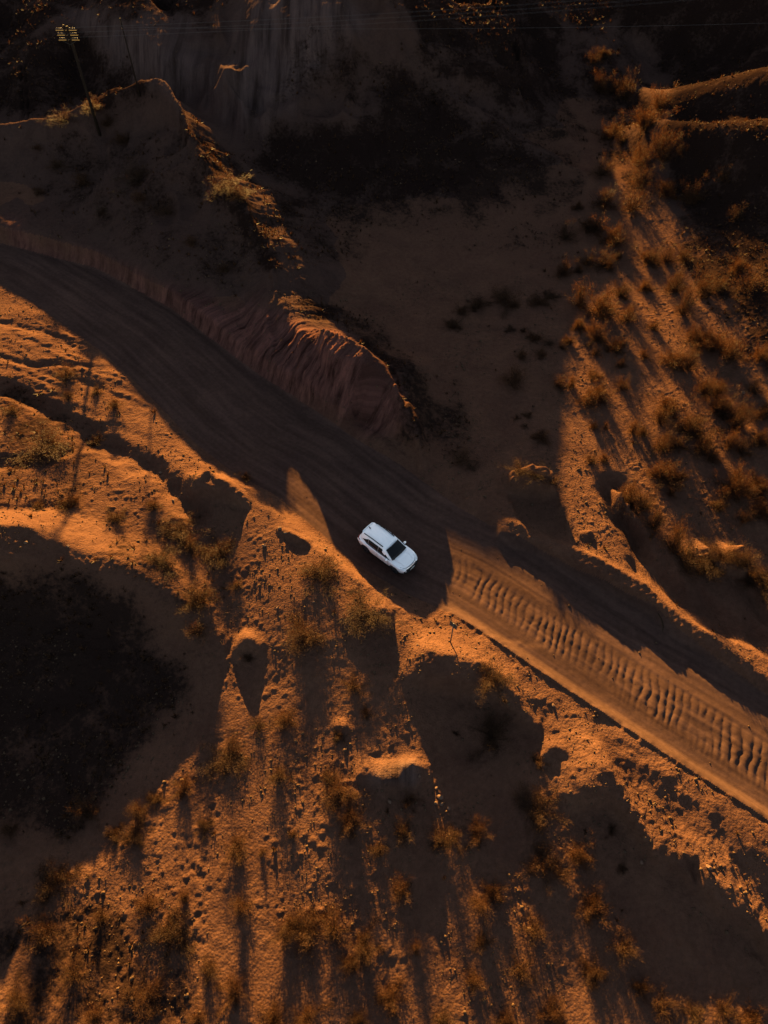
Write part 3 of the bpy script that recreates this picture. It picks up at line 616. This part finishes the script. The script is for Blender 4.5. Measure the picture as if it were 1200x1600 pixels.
    for sgn in (-1, 1):
        for (xa, xb_, nm) in ((.86, -.20, 'front_side_window'), (-.215, -1.10, 'rear_side_window'), (-1.12, -1.66, 'quarter_window')):
            vv = []; ff = []; n_ = 8
            for i in range(n_ + 1):
                x = xa + (xb_ - xa) * i / n_
                top = .88 if x < .12 else .88 - (x - .12) / .74 * .84
                if x < -1.1: top = .88 - (-1.1 - x) / .5 * .45
                bot = .06 if x > -1.2 else .06 + (-1.2 - x) / .4 * .30
                for t in (bot, (bot + top) / 2, top): vv.append(side_pt(x, t, sgn))
            for i in range(n_):
                for j in (0, 1): q = (i * 3 + j, (i + 1) * 3 + j, (i + 1) * 3 + j + 1, i * 3 + j + 1); ff.append(q)
            o = from_vf(nm, vv, ff, P_GLASS, R, True); md = o.modifiers.new('t', 'SOLIDIFY'); md.thickness = .01; md.offset = 0
        MB().tube([side_pt(.88, .01, sgn), side_pt(0, .0, sgn), side_pt(-1.2, .02, sgn), side_pt(-1.62, .38, sgn)], .012, 5).build('window_trim', P_CHROME, R)
        # roof rail on two feet
        rr = [(.05, 1.56), (-.15, 1.605), (-.9, 1.635), (-1.45, 1.61), (-1.66, 1.56)]
        MB().tube([(x, sgn * (.60 if -1.5 < x < 0 else .585), z) for x, z in rr], .034, 6).build('roof_rail', P_BLACK, R)
        # mirror
        mr = MB(); mr.tube([(.68, sgn * .80, 1.0), (.68, sgn * .90, 1.02)], .03, 6); mo = mr.build('mirror_arm', P_BLACK, R)
        hb = MB(); hb.tube([(.67, sgn * .88, 1.03), (.69, sgn * .93, 1.035), (.69, sgn * 1.02, 1.03), (.67, sgn * 1.07, 1.02)], [.06, .085, .08, .045], 8); h = hb.build('mirror', P_WHITE, R, True)
        MB().box((.612, sgn * .975, 1.03), (.012, .13, .09)).build('mirror_glass', P_GLASS, h)
        # doors: seams, handles, lower cladding
        for dx in (.78, -.21, -1.02):
            MB().tube([(dx + (.10 if dx > .5 else 0), sgn * .898, .40), (dx, sgn * .912, .66), (dx, sgn * .906, .90)], .006, 4).build('door_seam', P_BLACK, R)
        for dx in (-.05, -.88): MB().tube([(dx - .10, sgn * .925, .83), (dx, sgn * .935, .835), (dx + .10, sgn * .925, .83)], .016, 5).build('door_handle', P_WHITE, R)
        MB().box((0, sgn * .868, .29), (1.78, .035, .10)).build('side_skirt', P_BLACK, R)
        for wx in (-WB, WB):
            a = MB(); a.tube([(wx + ra * math.cos(t), sgn * (.897 if abs(math.sin(t)) > .3 else .885), zc + ra * math.sin(t)) for t in np.linspace(-.12, math.pi + .12, 15)], .024, 5); a.build('wheel_arch', P_BLACK, R)
            lin = MB(); lin.tube([(wx, sgn * .60, zc), (wx, sgn * .86, zc)], ra - .005, 18, cap=False); lin.build('wheel_well', P_BLACK, R)
            w = bpy.data.objects.new('wheel', None); COL.objects.link(w); w.parent = R; w.location = (wx, sgn * .79, .335)
            t = MB(); prof = [(-.105, .26), (-.11, .30), (-.09, .325), (-.04, .335), (.04, .335), (.09, .325), (.11, .30), (.105, .24)]
            nn = 24
            for yy, rr_ in prof:
                for j in range(nn): th = 2 * math.pi * j / nn; t.v.append((rr_ * math.cos(th), yy, rr_ * math.sin(th)))
            for i in range(len(prof) - 1):
                for j in range(nn): t.f.append((i * nn + j, i * nn + (j + 1) % nn, (i + 1) * nn + (j + 1) % nn, (i + 1) * nn + j))
            t.build('tyre', P_TYRE, w, True)
            r = MB(); r.tube([(0, sgn * -.05, 0), (0, sgn * .04, 0)], .245, 20)
            for j in range(5):
                th = 2 * math.pi * j / 5 + .3
                r.box((.13 * math.cos(th), sgn * .075, .13 * math.sin(th)), (.24, .03, .055), Matrix.Rotation(-th, 3, 'Y'))
            r.tube([(0, sgn * .05, 0), (0, sgn * .10, 0)], .05, 10); r.build('rim', P_RIM, w)
        # lights
        fl = MB(); fl.tube([(2.075, sgn * .50, .735), (2.02, sgn * .64, .755), (1.90, sgn * .765, .785), (1.74, sgn * .845, .82)], [.012, .035, .042, .02], 6); fl.build('headlight', P_LAMP, R, True)
        fl = MB(); fl.box((2.045, sgn * .58, .53), (.10, .24, .16), Matrix.Rotation(sgn * -.5, 3, 'Z')); fl.build('fog_lamp_housing', P_BLACK, R)
        MB().tube([(2.085, sgn * .54, .54), (2.045, sgn * .64, .54)], .035, 6).build('fog_lamp', P_LAMP, R)
        tl = MB(); tl.tube([(-2.13, sgn * .50, .93), (-2.10, sgn * .64, .95), (-2.0, sgn * .80, .955), (-1.80, sgn * .885, .965)], [.03, .045, .05, .015], 6); tl.build('tail_light', P_RED, R, True)
        MB().box((-2.10, sgn * .62, .55), (.06, .16, .10), Matrix.Rotation(sgn * .35, 3, 'Z')).build('rear_reflector', P_BLACK, R)
    g = MB()
    g.tube([(2.115, -.50, .60), (2.135, -.25, .61), (2.14, 0, .615), (2.135, .25, .61), (2.115, .50, .60)], .10, 8); g.build('grille', P_BLACK, R, True)
    g = MB(); g.tube([(2.06, -.62, .36), (2.125, -.3, .34), (2.13, .3, .34), (2.06, .62, .36)], .075, 6); g.build('lower_bumper', P_BLACK, R, True)
    MB().tube([(2.10, -.48, .72), (2.15, -.2, .735), (2.155, .2, .735), (2.10, .48, .72)], .012, 5).build('grille_trim', P_CHROME, R)
    MB().tube([(2.215, -.02, .655), (2.222, 0, .655), (2.222, .02, .655)], .035, 8).build('badge', P_CHROME, R)
    MB().box((2.215, 0, .50), (.012, .46, .11)).build('number_plate', P_PLATE, R)
    MB().box((-2.165, 0, .70), (.012, .46, .11)).build('number_plate', P_PLATE, R)
    g = MB(); g.tube([(-2.06, -.70, .38), (-2.15, -.3, .36), (-2.15, .3, .36), (-2.06, .70, .38)], .085, 6); g.build('rear_bumper', P_BLACK, R, True)
    MB().tube([(-1.60, 0, 1.585), (-1.72, 0, 1.60), (-1.78, 0, 1.70)], [.05, .035, .008], 6).build('antenna', P_BLACK, R)
    g = MB(); g.tube([(-1.84, -.52, 1.50), (-1.89, -.45, 1.51), (-1.90, 0, 1.525), (-1.89, .45, 1.51), (-1.84, .52, 1.50)], .035, 5); g.build('rear_spoiler', P_WHITE, R, True)
    # bonnet creases and roof ribs: slim raised strips of the same sheet metal
    for sgn in (-1, 1):
        MB().tube([(1.0, sgn * .55, 1.0 - .012), (1.4, sgn * .52, .955 - .012), (1.85, sgn * .42, .862 - .01)], .014, 6).build('bonnet_crease', P_WHITE, R, True)
        for q in (.14, .30): MB().tube([(.12, sgn * q, 1.558 - (.003 if q < .2 else .012)), (-.5, sgn * q, 1.601 - (.003 if q < .2 else .012)), (-1.1, sgn * q, 1.602 - (.003 if q < .2 else .012)), (-1.5, sgn * q, 1.573 - (.003 if q < .2 else .012))], .008, 5).build('roof_rib', P_WHITE, R, True)
        MB().tube([(1.03, sgn * .1, 1.02), (1.07, sgn * .62, 1.0)] if sgn < 0 else [(1.05, -.05, 1.02), (1.0, .55, 1.04)], .011, 4).build('wiper', P_BLACK, R)
    MB().tube([(1.72, -.72, .845), (1.92, -.60, .79), (2.03, -.42, .75), (2.08, 0, .735), (2.03, .42, .75), (1.92, .60, .79), (1.72, .72, .845)], .018, 4).build('bonnet_seam', P_BLACK, R)
make_car()
# ---------------------------------------------------------------- poles, cables, road sign
P_WOOD = plain('weathered_pole_wood', (.014, .009, .006), .95, 0, .05); P_INS = plain('porcelain_insulator', (.08, .06, .05), .6, 0, .1); P_CABLE = plain('cable_aluminium', (.06, .05, .045), .6, .3)
P_STEEL = plain('galvanised_steel', (.04, .035, .03), .7, .2); P_SIGNB = plain('sign_back_grey', (.035, .030, .027), .8, 0, .2)
x1, y1, z1 = at(157, 214)
hp = 10.5
pr = root('power_pole', (x1, y1, z1 - .4), 0.0, 'tall dark wooden power pole with three crossarms full of white insulators', 'power pole')
MB().tube([(0, 0, 0), (0, 0, hp * .5), (0, 0, hp + .4)], [.17, .145, .115], 10).build('shaft', P_WOOD, pr, True)
MB().tube([(-.33, .05, hp - 1.6), (-.33, .05, hp + .5)], [.11, .10], 8).build('second_shaft', P_WOOD, pr, True)
arms = []
for k in range(3):
    z = hp + .05 - k * .43
    a = MB().box((-.12, -.16, z), (2.1, .09, .09)).build('crossarm', P_WOOD, pr)
    for s in (-1, 1):
        for q in range(4):
            xx = -.12 + s * (.40 + q * .165)
            m_ = MB(); m_.tube([(xx, -.16, z + .06), (xx, -.16, z + .13), (xx, -.16, z + .15), (xx, -.16, z + .21), (xx, -.16, z + .26)], [.015, .02, .06, .055, .025], 8); m_.build('insulator', P_INS, a, True)
            if (s == 1 and q in (0, 3)) or (s == -1 and q in (0, 3)): arms.append((xx, z + .27))
    MB().tube([(-.12 - .7, -.17, z - .03), (-.12, -.14, z - .38)], .015, 4).build('brace', P_STEEL, pr); MB().tube([(-.12 + .7, -.17, z - .03), (-.12, -.14, z - .38)], .015, 4).build('brace', P_STEEL, pr)
x2, y2, z2 = at(220, 155)
p2 = root('power_pole', (x2, y2, z2 - .3), 0.0, 'thin sunlit wooden pole on the crest carrying one cable', 'power pole')
h2 = 7.6
MB().tube([(0, 0, 0), (-.05, 0, h2)], [.085, .06], 8).build('shaft', P_WOOD, p2, True)
MB().tube([(-.05, -.05, h2 - .9), (-.05, -.12, h2 - .9), (-.05, -.14, h2 - .78)], [.02, .05, .03], 6).build('insulator', P_INS, p2, True)
def cable(a, b, sag, label, r=.0027):
    n_ = 60; pts = []
    for i in range(n_ + 1):
        t = i / n_; p = Vector(a).lerp(Vector(b), t); p.z -= sag * 4 * t * (1 - t); pts.append(p)
    o = MB().tube(pts, r, 4).build('power_cable', P_CABLE); return tag(o, label, 'cable', 'power cables')
tgt = (x1 + 150, y1 + 36); back = (x1 - 110, y1 - 26)
names = ['top', 'middle', 'lowest']; pos_ = {0: 'inner left', 1: 'outer left'}
seen = 0
for i, (ax_, az_) in enumerate(arms):
    k = i // 4; side = ['inner left', 'outer left', 'inner right', 'outer right'][i % 4]
    a = (x1 + ax_, y1 - .16, z1 - .4 + az_)
    cable(a, (tgt[0] + ax_, tgt[1], a[2] + 1), 2.0, 'cable running right over the hills from the %s insulator of the %s crossarm' % (side, names[k]))
cable((x2 - .05, y2 - .14, z2 - .3 + h2 - .74), (x2 + 150, y2 + 4, z2 + h2 + 2.0), 1.6, 'single orange lit cable running right from the thin pole on the crest', .008)
# sign on the shoulder: leaning post with a small plate seen from behind
sx, sy, sz = at(703, 1008)
sg = root('road_sign', (sx, sy, sz - .15), 0.0, 'small road sign on a thin post at the sunlit road edge seen from behind', 'sign')
MB().tube([(0, 0, 0), (.03, .0, 2.5)], .04, 8).build('post', P_STEEL, sg, True)
MB().box((.03, .05, 2.22), (.55, .02, .50), Matrix.Rotation(-.75, 3, 'Z')).build('sign_plate', P_SIGNB, sg)
# ---------------------------------------------------------------- shrubs
def leafmat(name, c1, c2, tr=.35):
    m, n, b = mat(name); oi = N(n, 'ShaderNodeObjectInfo'); g = N(n, 'ShaderNodeTexCoord'); q = noise_node(n, 3.5, 3, .6, g.outputs['Object'])
    c = ramp(n, q.outputs[0], [(.32, c1), (.68, c2)]).outputs[0]
    v = ramp(n, oi.outputs['Random'], [(0, (.7, .72, .75)), (1, (1.25, 1.15, 1.0))]).outputs[0]; c = mixc(n, 1.0, c, v, 'MULTIPLY')
    n.links.new(c, b.inputs['Base Color']); b.inputs['Roughness'].default_value = .8; b.inputs['Specular IOR Level'].default_value = .2
    t = N(n, 'ShaderNodeBsdfTranslucent'); n.links.new(c, t.inputs['Color']); mx = N(n, 'ShaderNodeMixShader'); mx.inputs[0].default_value = tr
    out = [x for x in n.nodes if x.type == 'OUTPUT_MATERIAL'][0]; n.links.new(b.outputs[0], mx.inputs[1]); n.links.new(t.outputs[0], mx.inputs[2]); n.links.new(mx.outputs[0], out.inputs[0])
    return m
M_BR = plain('dry_branch_bark', (.026, .016, .010), .9, 0, 0); M_L1 = leafmat('dry_olive_foliage', (.020, .0080, .0028), (.048, .0185, .0052)); M_L2 = leafmat('rust_brown_foliage', (.024, .0100, .004), (.048, .0205, .0070))
def shrub_mesh(seed, stems, leaves, height, spread, low=.1, twig=.5):
    """unit shrub, crown radius about 1: branch tubes, and a foliage cloud of leaf-sized faces carried on them"""
    r = np.random.default_rng(seed); mb = MB(); tips = []
    for i in range(stems):
        a = 2 * math.pi * (i + r.random()) / stems; el = r.uniform(.25, 1.25); L = r.uniform(.65, 1.05)
        p = np.array([r.normal(0, .06), r.normal(0, .06), 0.]); d = np.array([math.cos(a) * math.cos(el) * spread, math.sin(a) * math.cos(el) * spread, math.sin(el) * height])
        pts = [p.copy()]
        for k in range(4): d = d + r.normal(0, .16, 3); p = p + d * L / 4; p[2] = max(p[2], .05); pts.append(p.copy())
        mb.tube([tuple(q) for q in pts], [.028, .022, .016, .011, .005], 4, False); tips += [(q, d) for q in pts[1:]]
        for _ in range(3):
            k = r.integers(1, 4); d2 = d + r.normal(0, .45, 3); e = pts[k] + d2 * L * .5; e[2] = max(e[2], .05)
            mid = (pts[k] + e) / 2 + r.normal(0, .05, 3); mb.tube([tuple(pts[k]), tuple(mid), tuple(e)], [.013, .009, .003], 3, False); tips += [(mid, d2), (e, d2), (e, d2)]
    V = []; T = np.array([t[0] for t in tips]); D = np.array([t[1] for t in tips])
    k = r.integers(0, len(T), leaves); c = T[k] + r.normal(0, .13, (leaves, 3)); c[:, 2] = np.maximum(c[:, 2], .02 + .1 * r.random(leaves))
    ax_ = D[k] * .6 + r.normal(0, .5, (leaves, 3)) + np.array([0, 0, .25]); ax_ /= np.linalg.norm(ax_, axis=1)[:, None]
    sd_ = np.cross(ax_, r.normal(0, 1, (leaves, 3))); sd_ /= np.linalg.norm(sd_, axis=1)[:, None] + 1e-6
    isT = r.random(leaves) < twig; ln = np.where(isT, r.uniform(.14, .34, leaves), r.uniform(.04, .085, leaves)); wd = np.where(isT, .006, r.uniform(.012, .022, leaves))
    v = np.stack([c - sd_ * wd[:, None], c + sd_ * wd[:, None], c + ax_ * ln[:, None]], 1).reshape(-1, 3)
    return mb, v, [(3 * i, 3 * i + 1, 3 * i + 2) for i in range(leaves)]
PROTO = []
for i, (st_, lv, h_, sp_, tw, lm) in enumerate([(16, 6000, 1.0, 1.0, .45, 0), (20, 7000, .8, 1.1, .35, 0), (12, 3600, 1.15, .85, .6, 0), (22, 2400, .95, 1.1, .9, 1), (18, 6500, .9, 1.0, .4, 0), (14, 3300, 1.25, .8, .5, 0)]):
    mb, v, f = shrub_mesh(100 + i, st_, lv, h_, sp_, twig=tw)
    mb_me = bpy.data.meshes.new('branches'); mb_me.from_pydata([tuple(q) for q in mb.v], [], mb.f); mb_me.materials.append(M_BR)
    fm = bpy.data.meshes.new('foliage'); fm.from_pydata(v.tolist(), [], f); fm.materials.append([M_L1, M_L2][lm]); PROTO.append((mb_me, fm))
SH = [
 ('on the shaded wash floor', 'dark', 'shrubs on the shaded wash floor',
  [(708,507,26),(722,486,24),(743,479,26),(790,470,36),(797,514,14),(799,592,46),(803,478,22),(817,518,14),(815,558,22),(835,527,22),(842,471,28),(845,556,22),(858,462,20),(858,536,18),(808,653,10),(825,648,12),(820,667,12),(843,682,24)]),
 ('at the shaded wash head', 'dark', 'shrubs at the head of the wash',
  [(883,370,28),(880,426,28),(903,424,16),(903,324,14),(917,410,26),(923,357,32),(940,270,30),(943,319,36),(943,412,34),(957,377,36),(953,421,16),(964,402,18)]),
 ('beside the sunlit upper track', 'sunlit', 'shrubs along the narrow lit track',
  [(927,98,24),(943,88,20),(937,139,34),(960,143,24),(975,152,40),(1027,167,36),(950,214,32),(972,222,18),(1007,197,40),(1000,248,38),(1033,244,44),(987,323,44),(998,284,38),(1040,300,34),(1077,314,40),(1062,240,22),(1128,280,24),(1150,340,26)]),
 ('edging the left of the sand flat', 'sunlit', 'shrubs on the left edge of the sand flat',
  [(905,475,40),(903,512,24),(887,534,20),(878,543,16),(873,603,26),(893,601,22),(927,589,22),(917,628,40),(934,618,34),(930,552,20),(927,668,16),(946,669,14),(923,721,24),(943,717,20)]),
 ('on the upper sand flat', 'sunlit', 'shrubs on the upper sand flat',
  [(940,487,52),(970,460,32),(980,496,34),(933,529,34),(963,543,32),(970,570,22),(1007,450,22),(1013,407,38),(1020,513,22),(1007,557,16),(1040,407,30),(1053,449,44),(1064,487,42),(1067,405,28),(1100,453,44),(1122,450,30),(1150,420,30),(1170,446,40)]),
 ('in the middle sand flat', 'sunlit', 'shrubs in the middle of the sand flat',
  [(972,606,26),(987,674,26),(1003,676,22),(1030,657,36),(1042,637,40),(1035,698,40),(1052,563,44),(1056,694,24),(1073,572,40),(1077,671,44),(1087,530,40),(1100,608,40),(1112,538,42),(1123,640,42),(1135,553,48),(1120,612,30),(1150,661,46),(1193,645,32),(1185,560,34),(1175,610,28)]),
 ('on the lower right sand flat', 'sunlit', 'shrubs at the right of the sand flat',
  [(1033,741,46),(1055,748,26),(1047,771,20),(1098,701,44),(1112,716,26),(1137,697,36),(1157,703,34),(1187,690,36),(1147,761,54),(1180,762,40),(980,777,50),(1002,790,46),(1020,822,44),(1120,790,30),(1190,800,40),(1160,812,30)]),
 ('above the dark right gully', 'brown', 'shrubs over the dark gully',
  [(1050,852,52),(1075,868,58),(1102,874,56),(1130,868,50),(1158,880,52),(1190,900,60),(1105,888,36),(1172,905,36)]),
 ('on the hump above the road', 'sunlit', 'bushes above the road bend',
  [(812,732,42),(838,742,44),(862,752,30),(722,714,48),(738,728,26)]),
 ('in the eroded ground at left', 'sunlit', 'shrubs in the eroded ground left of the road',
  [(72,690,76),(106,585,38),(108,620,24),(152,612,24),(180,632,32),(110,784,44),(180,808,32),(20,640,36),(283,826,60),(250,872,58),(343,858,58),(240,790,30),(297,852,36),(60,790,30),(150,690,26),(385,745,20)]),
 ('edging the big dark hollow', 'sunlit', 'shrubs on the edge of the dark hollow',
  [(312,934,54),(310,985,44),(370,914,26),(388,1027,24),(287,1232,36),(243,1246,30),(220,1264,42),(213,1303,42),(180,1302,30),(140,1262,46),(83,1374,64)]),
 ('on the slope below the car', 'sunlit', 'shrubs below the car',
  [(500,890,62),(574,956,70),(478,990,62),(552,1070,40),(572,1113,20),(446,1122,48),(404,1132,30),(765,1064,56),(768,1152,54),(840,1190,26),(530,1150,20)]),
 ('around the pale earth mound', 'sunlit', 'shrubs around the earth mound',
  [(360,1176,62),(320,1288,26),(370,1320,46),(435,1208,48),(533,1235,60),(547,1278,52),(630,1296,42),(590,1325,36),(640,1250,24),(687,1312,50),(707,1304,40),(746,1300,44),(627,1386,42),(457,1302,20),(510,1213,26)]),
 ('beside the lower right hollow', 'brown', 'shrubs by the lower right hollow',
  [(837,1258,72),(847,1345,56),(903,1336,44),(953,1300,18),(970,1357,20),(923,1412,52),(833,1450,44),(973,1478,52),(813,1512,44),(927,1518,40),(860,1580,46),(1000,1540,30),(1033,1567,50),(1083,1580,44),(1130,1575,40),(1170,1588,44)]),
 ('in the bottom middle shade', 'brown', 'shrubs at the bottom middle',
  [(483,1446,60),(450,1446,50),(520,1446,50),(567,1472,48),(547,1502,44),(750,1409,48),(770,1392,36),(753,1468,36),(610,1557,44),(560,1590,36),(477,1587,52),(427,1588,44),(380,1412,48),(690,1590,44),(740,1530,36),(650,1480,30),(790,1590,40),(410,1330,20)]),
 ('in the lower left corner', 'brown', 'shrubs in the lower left corner',
  [(230,1410,48),(267,1452,62),(73,1453,54),(117,1517,54),(233,1548,56),(327,1512,44),(367,1548,40),(20,1293,40),(30,1560,44),(150,1585,46),(160,1430,36),(310,1590,40),(290,1400,30)]),
 ('on the shaded ridge face', 'dark', 'bushes on the shaded ridge face',
  [(197,217,34),(215,278,48),(133,285,36),(218,308,30),(90,258,28),(160,330,24),(62,300,22),(262,330,36),(355,292,48),(375,306,36),(300,380,26),(350,420,30),(170,196,34),(100,186,38),(150,170,40),(60,232,20)]),
]
ORD = ['leftmost', 'second from the left', 'third from the left', 'fourth from the left', 'fifth from the left', 'sixth from the left', 'seventh from the left', 'eighth from the left', 'ninth from the left', 'tenth from the left']
def order_words(i, n):
    if n - 1 - i < 10 and n - 1 - i < i:
        j = n - 1 - i; return ORD[j].replace('left', 'right')
    return ORD[min(i, 9)]
r_ = np.random.default_rng(5)
for phrase, tone, grp, items in SH:
    items = sorted(items); n_ = len(items); ws = sorted(w for _, _, w in items)
    for i, (px, py, w) in enumerate(items):
        x, y, z = at(px, py + w * .12); depth = y * CP - (z - CAM_H) * SP
        rad = w * .5 * depth / F_PX * (1.22 if tone == 'dark' else 1.0)
        size = 'small' if w <= 24 else ('broad' if w >= 48 else 'mid-sized')
        tone_w = {'dark': 'dark', 'sunlit': 'orange-tipped', 'brown': 'brown'}[tone]
        k = int(r_.integers(0, len(PROTO))); k = 3 if grp.startswith('bushes above') else (1 if w >= 56 and w % 2 == 0 else (4 if w >= 56 else k))
        R = root('desert_shrub', (x, y, z - .04), float(r_.uniform(0, 6.28)), '%s %s dry shrub %s, %s' % (size, tone_w, phrase, order_words(i, n_)), 'shrub', grp)
        hsc = rad * float(r_.uniform(.85, 1.15)) * ((.36 if w == 70 else .68) if w > 55 else 1) * (1.2 if px > 860 and py < 860 else (.9 if py > 1330 else .7)) * (.55 if grp.startswith('bushes above') else 1) * (.85 if grp.startswith('shrubs on the shaded') or grp.startswith('shrubs at the head') else (.62 if tone == 'dark' else 1)); R.scale = (rad, rad * float(r_.uniform(.85, 1.1)), hsc)
        for me in PROTO[k]: link(me.name, me, None, R)
# ---------------------------------------------------------------- rocks one can pick out
P_ROCK = plain('pale_sandstone', (.085, .052, .036), .9, 0, .05)
def rock_mesh(seed):
    r = np.random.default_rng(seed); bm = bmesh.new(); bmesh.ops.create_icosphere(bm, subdivisions=2, radius=.5)
    off = r.normal(0, 10, 3)
    cuts = [(Vector(r.normal(0, 1, 3)).normalized(), r.uniform(.26, .40)) for _ in range(7)]
    for v in bm.verts:
        for nrm, dd in cuts:
            q = v.co.dot(nrm)
            if q > dd: v.co -= nrm * (q - dd)
        v.co *= 1 + .06 * r.normal()
    me = bpy.data.meshes.new('rock'); bm.to_mesh(me); bm.free(); me.materials.append(P_ROCK); return me
RM = [rock_mesh(i) for i in range(5)]
for i, (px, py, s, lab) in enumerate([
 (687,1247,.40,'largest stone of the small cluster right of the earth mound'),(681,1256,.28,'left stone of the small cluster right of the earth mound'),(690,1257,.28,'lowest stone of the small cluster right of the earth mound'),
 (701,1264,.24,'stone lying by itself close to the long shadow edge below the cluster'),(682,1233,.22,'small stone above the cluster right of the earth mound'),(609,1253,.30,'pale stone in the shade under the earth mound'),
 (655,1214,.22,'small stone at the right shoulder of the earth mound'),(1160,614,.42,'pale boulder at the right edge of the sand flat'),(437,827,.36,'pale rock at the head of the small scarp left of the car'),(446,834,.26,'smaller rock just right of the pale one on the small scarp'),
 (129,578,.26,'bright stone near the top of the eroded ground left of the road'),(41,848,.34,'flat bright stone on the left crest above the dark hollow'),(107,856,.28,'bright stone on the crest above the dark hollow, right of the flat one'),
 (252,741,.30,'stone perched on the gully rim left of the road'),(271,784,.26,'white stone in the mouth of the gully shade'),(413,854,.34,'lone stone on the smooth slope left of the car'),(490,942,.22,'white stone in the streaky bush shade below the car'),
 (434,951,.22,'small stone with a long shadow on the rippled slope below the car'),(652,1009,.2,'small stone on the sunlit shoulder left of the road sign'),(1000,1350,.25,'stone on the rim of the smooth lower right hollow'),(1103,1358,.34,'stone with a dark shadow on the bank left of the windrow'),(862,1108,.30,'stone beside the windrow in the lower middle')]):
    x, y, z = at(px, py); o = link('rock', RM[i % 5], None); o.location = (x, y, z + s * .12); o.scale = (s, s * .8, s * .7); o.rotation_euler = (0, 0, i * 1.7); tag(o, lab, 'rock')
# dead branch lying at the foot of the north bank
x, y, z = at(1030, 962)
pts = [at(1027, 960), at(1031, 970), at(1036, 980), at(1034, 989)]
o = MB().tube([(p[0] - x, p[1] - y, p[2] - z + .03) for p in pts], [.035, .045, .04, .015], 6)
o = o.build('dead_branch', M_BR); o.location = (x, y, z + .03); tag(o, 'curved dead branch lying at the foot of the shaded road bank on the right', 'branch')
# ---------------------------------------------------------------- gravel and low scrub: what nobody could count
def scatter(n, fn, y0, y1, rng):
    out_x = []; out_y = []; k = 0
    while k < n:
        y = rng.uniform(y0, y1, n * 2); x = rng.uniform(-1.15, 1.15, n * 2) * .55 * (y * CP + CAM_H * SP)
        m = rng.random(n * 2) < fn(x, y) * np.clip((y * CP + CAM_H * SP) / 60, 0, 1); out_x.append(x[m]); out_y.append(y[m]); k += m.sum()
    return np.concatenate(out_x)[:n], np.concatenate(out_y)[:n]
def stuff(name, verts, faces_n, m, label):
    me = bpy.data.meshes.new(name); nv = len(verts); me.vertices.add(nv); me.vertices.foreach_set('co', verts.astype(np.float32).ravel())
    f = faces_n; me.loops.add(f.size); me.loops.foreach_set('vertex_index', f.astype(np.int32).ravel()); me.polygons.add(len(f)); me.polygons.foreach_set('loop_start', np.arange(0, f.size, f.shape[1], dtype=np.int32))
    me.update(calc_edges=True); o = link(name, me, m); o['kind'] = 'stuff'; o['label'] = label; o['category'] = name.replace('_', ' '); return o
rg = np.random.default_rng(21)
def f_gravel(x, y):
    e = bil(RE, x, y); c = smooth(fbm(x / 3.5, y / 3.5, 3, 90) * 2.2 + .42); return np.where(e > -.1, .012, c * np.where((y < 62), 1, .3))
n_ = 22000; x, y = scatter(n_, f_gravel, 1.5, 95, rg); z = height(x, y)
s = np.exp(rg.normal(-3.3, .5, n_)); s = np.clip(s, .018, .16)
base = np.array([(1, 0, 0), (0, 1, 0), (-1, 0, 0), (0, -1, 0), (0, 0, .8), (0, 0, -.6)], float)
tri = np.array([(0, 1, 4), (1, 2, 4), (2, 3, 4), (3, 0, 4), (1, 0, 5), (2, 1, 5), (3, 2, 5), (0, 3, 5)])
V = base[None] * rg.uniform(.6, 1.3, (n_, 6, 1)) * s[:, None, None]
a = rg.uniform(0, 6.28, n_); ca, sa = np.cos(a)[:, None], np.sin(a)[:, None]
V = np.stack([V[:, :, 0] * ca - V[:, :, 1] * sa, V[:, :, 0] * sa + V[:, :, 1] * ca, V[:, :, 2]], -1) + np.stack([x, y, z + s * .25], 1)[:, None]
Fc = (tri[None] + (np.arange(n_) * 6)[:, None, None]).reshape(-1, 3)
P_GRAV = plain('gravel_stone', (.055, .034, .022), .9, 0, 0)
stuff('gravel', V.reshape(-1, 3), Fc, P_GRAV, 'loose gravel and pebbles scattered over the sandy slopes')
def f_scrub(x, y):
    e = bil(RE, x, y); dk = cbil(DK, x, y); c = smooth(fbm(x / 5, y / 5, 3, 95) * 2 + .4); return np.where(e > -.6, 0, np.clip(dk * 1.2 - .08, 0, 1) * (.25 + c) + .012 * (cbil(PALE, x, y) < .3))
n_ = 13000; x, y = scatter(n_, f_scrub, 4, 125, rg); z = height(x, y)
B = 9; s = np.clip(np.exp(rg.normal(-1.75, .42, n_)), .07, .42)
a = rg.uniform(0, 6.28, (n_, B)); el = rg.uniform(.25, 1.4, (n_, B)); L = s[:, None] * rg.uniform(.6, 1.2, (n_, B))
tip = np.stack([np.cos(a) * np.cos(el) * L, np.sin(a) * np.cos(el) * L, np.sin(el) * L], -1)
sdv = np.stack([-np.sin(a), np.cos(a), a * 0], -1) * (s[:, None, None] * .16)
o3 = np.stack([x, y, z - .01], 1)[:, None]; st0 = tip * .12 + rg.normal(0, .10, (n_, B, 3)) * s[:, None, None] * np.array([1, 1, .2])
V = np.stack([o3 + st0 - sdv, o3 + st0 + sdv, o3 + st0 + tip], 2).reshape(-1, 3)
Fc = np.arange(len(V)).reshape(-1, 3)
stuff('low_scrub', V, Fc, M_L1, 'low dark desert scrub covering the gravelly slopes')
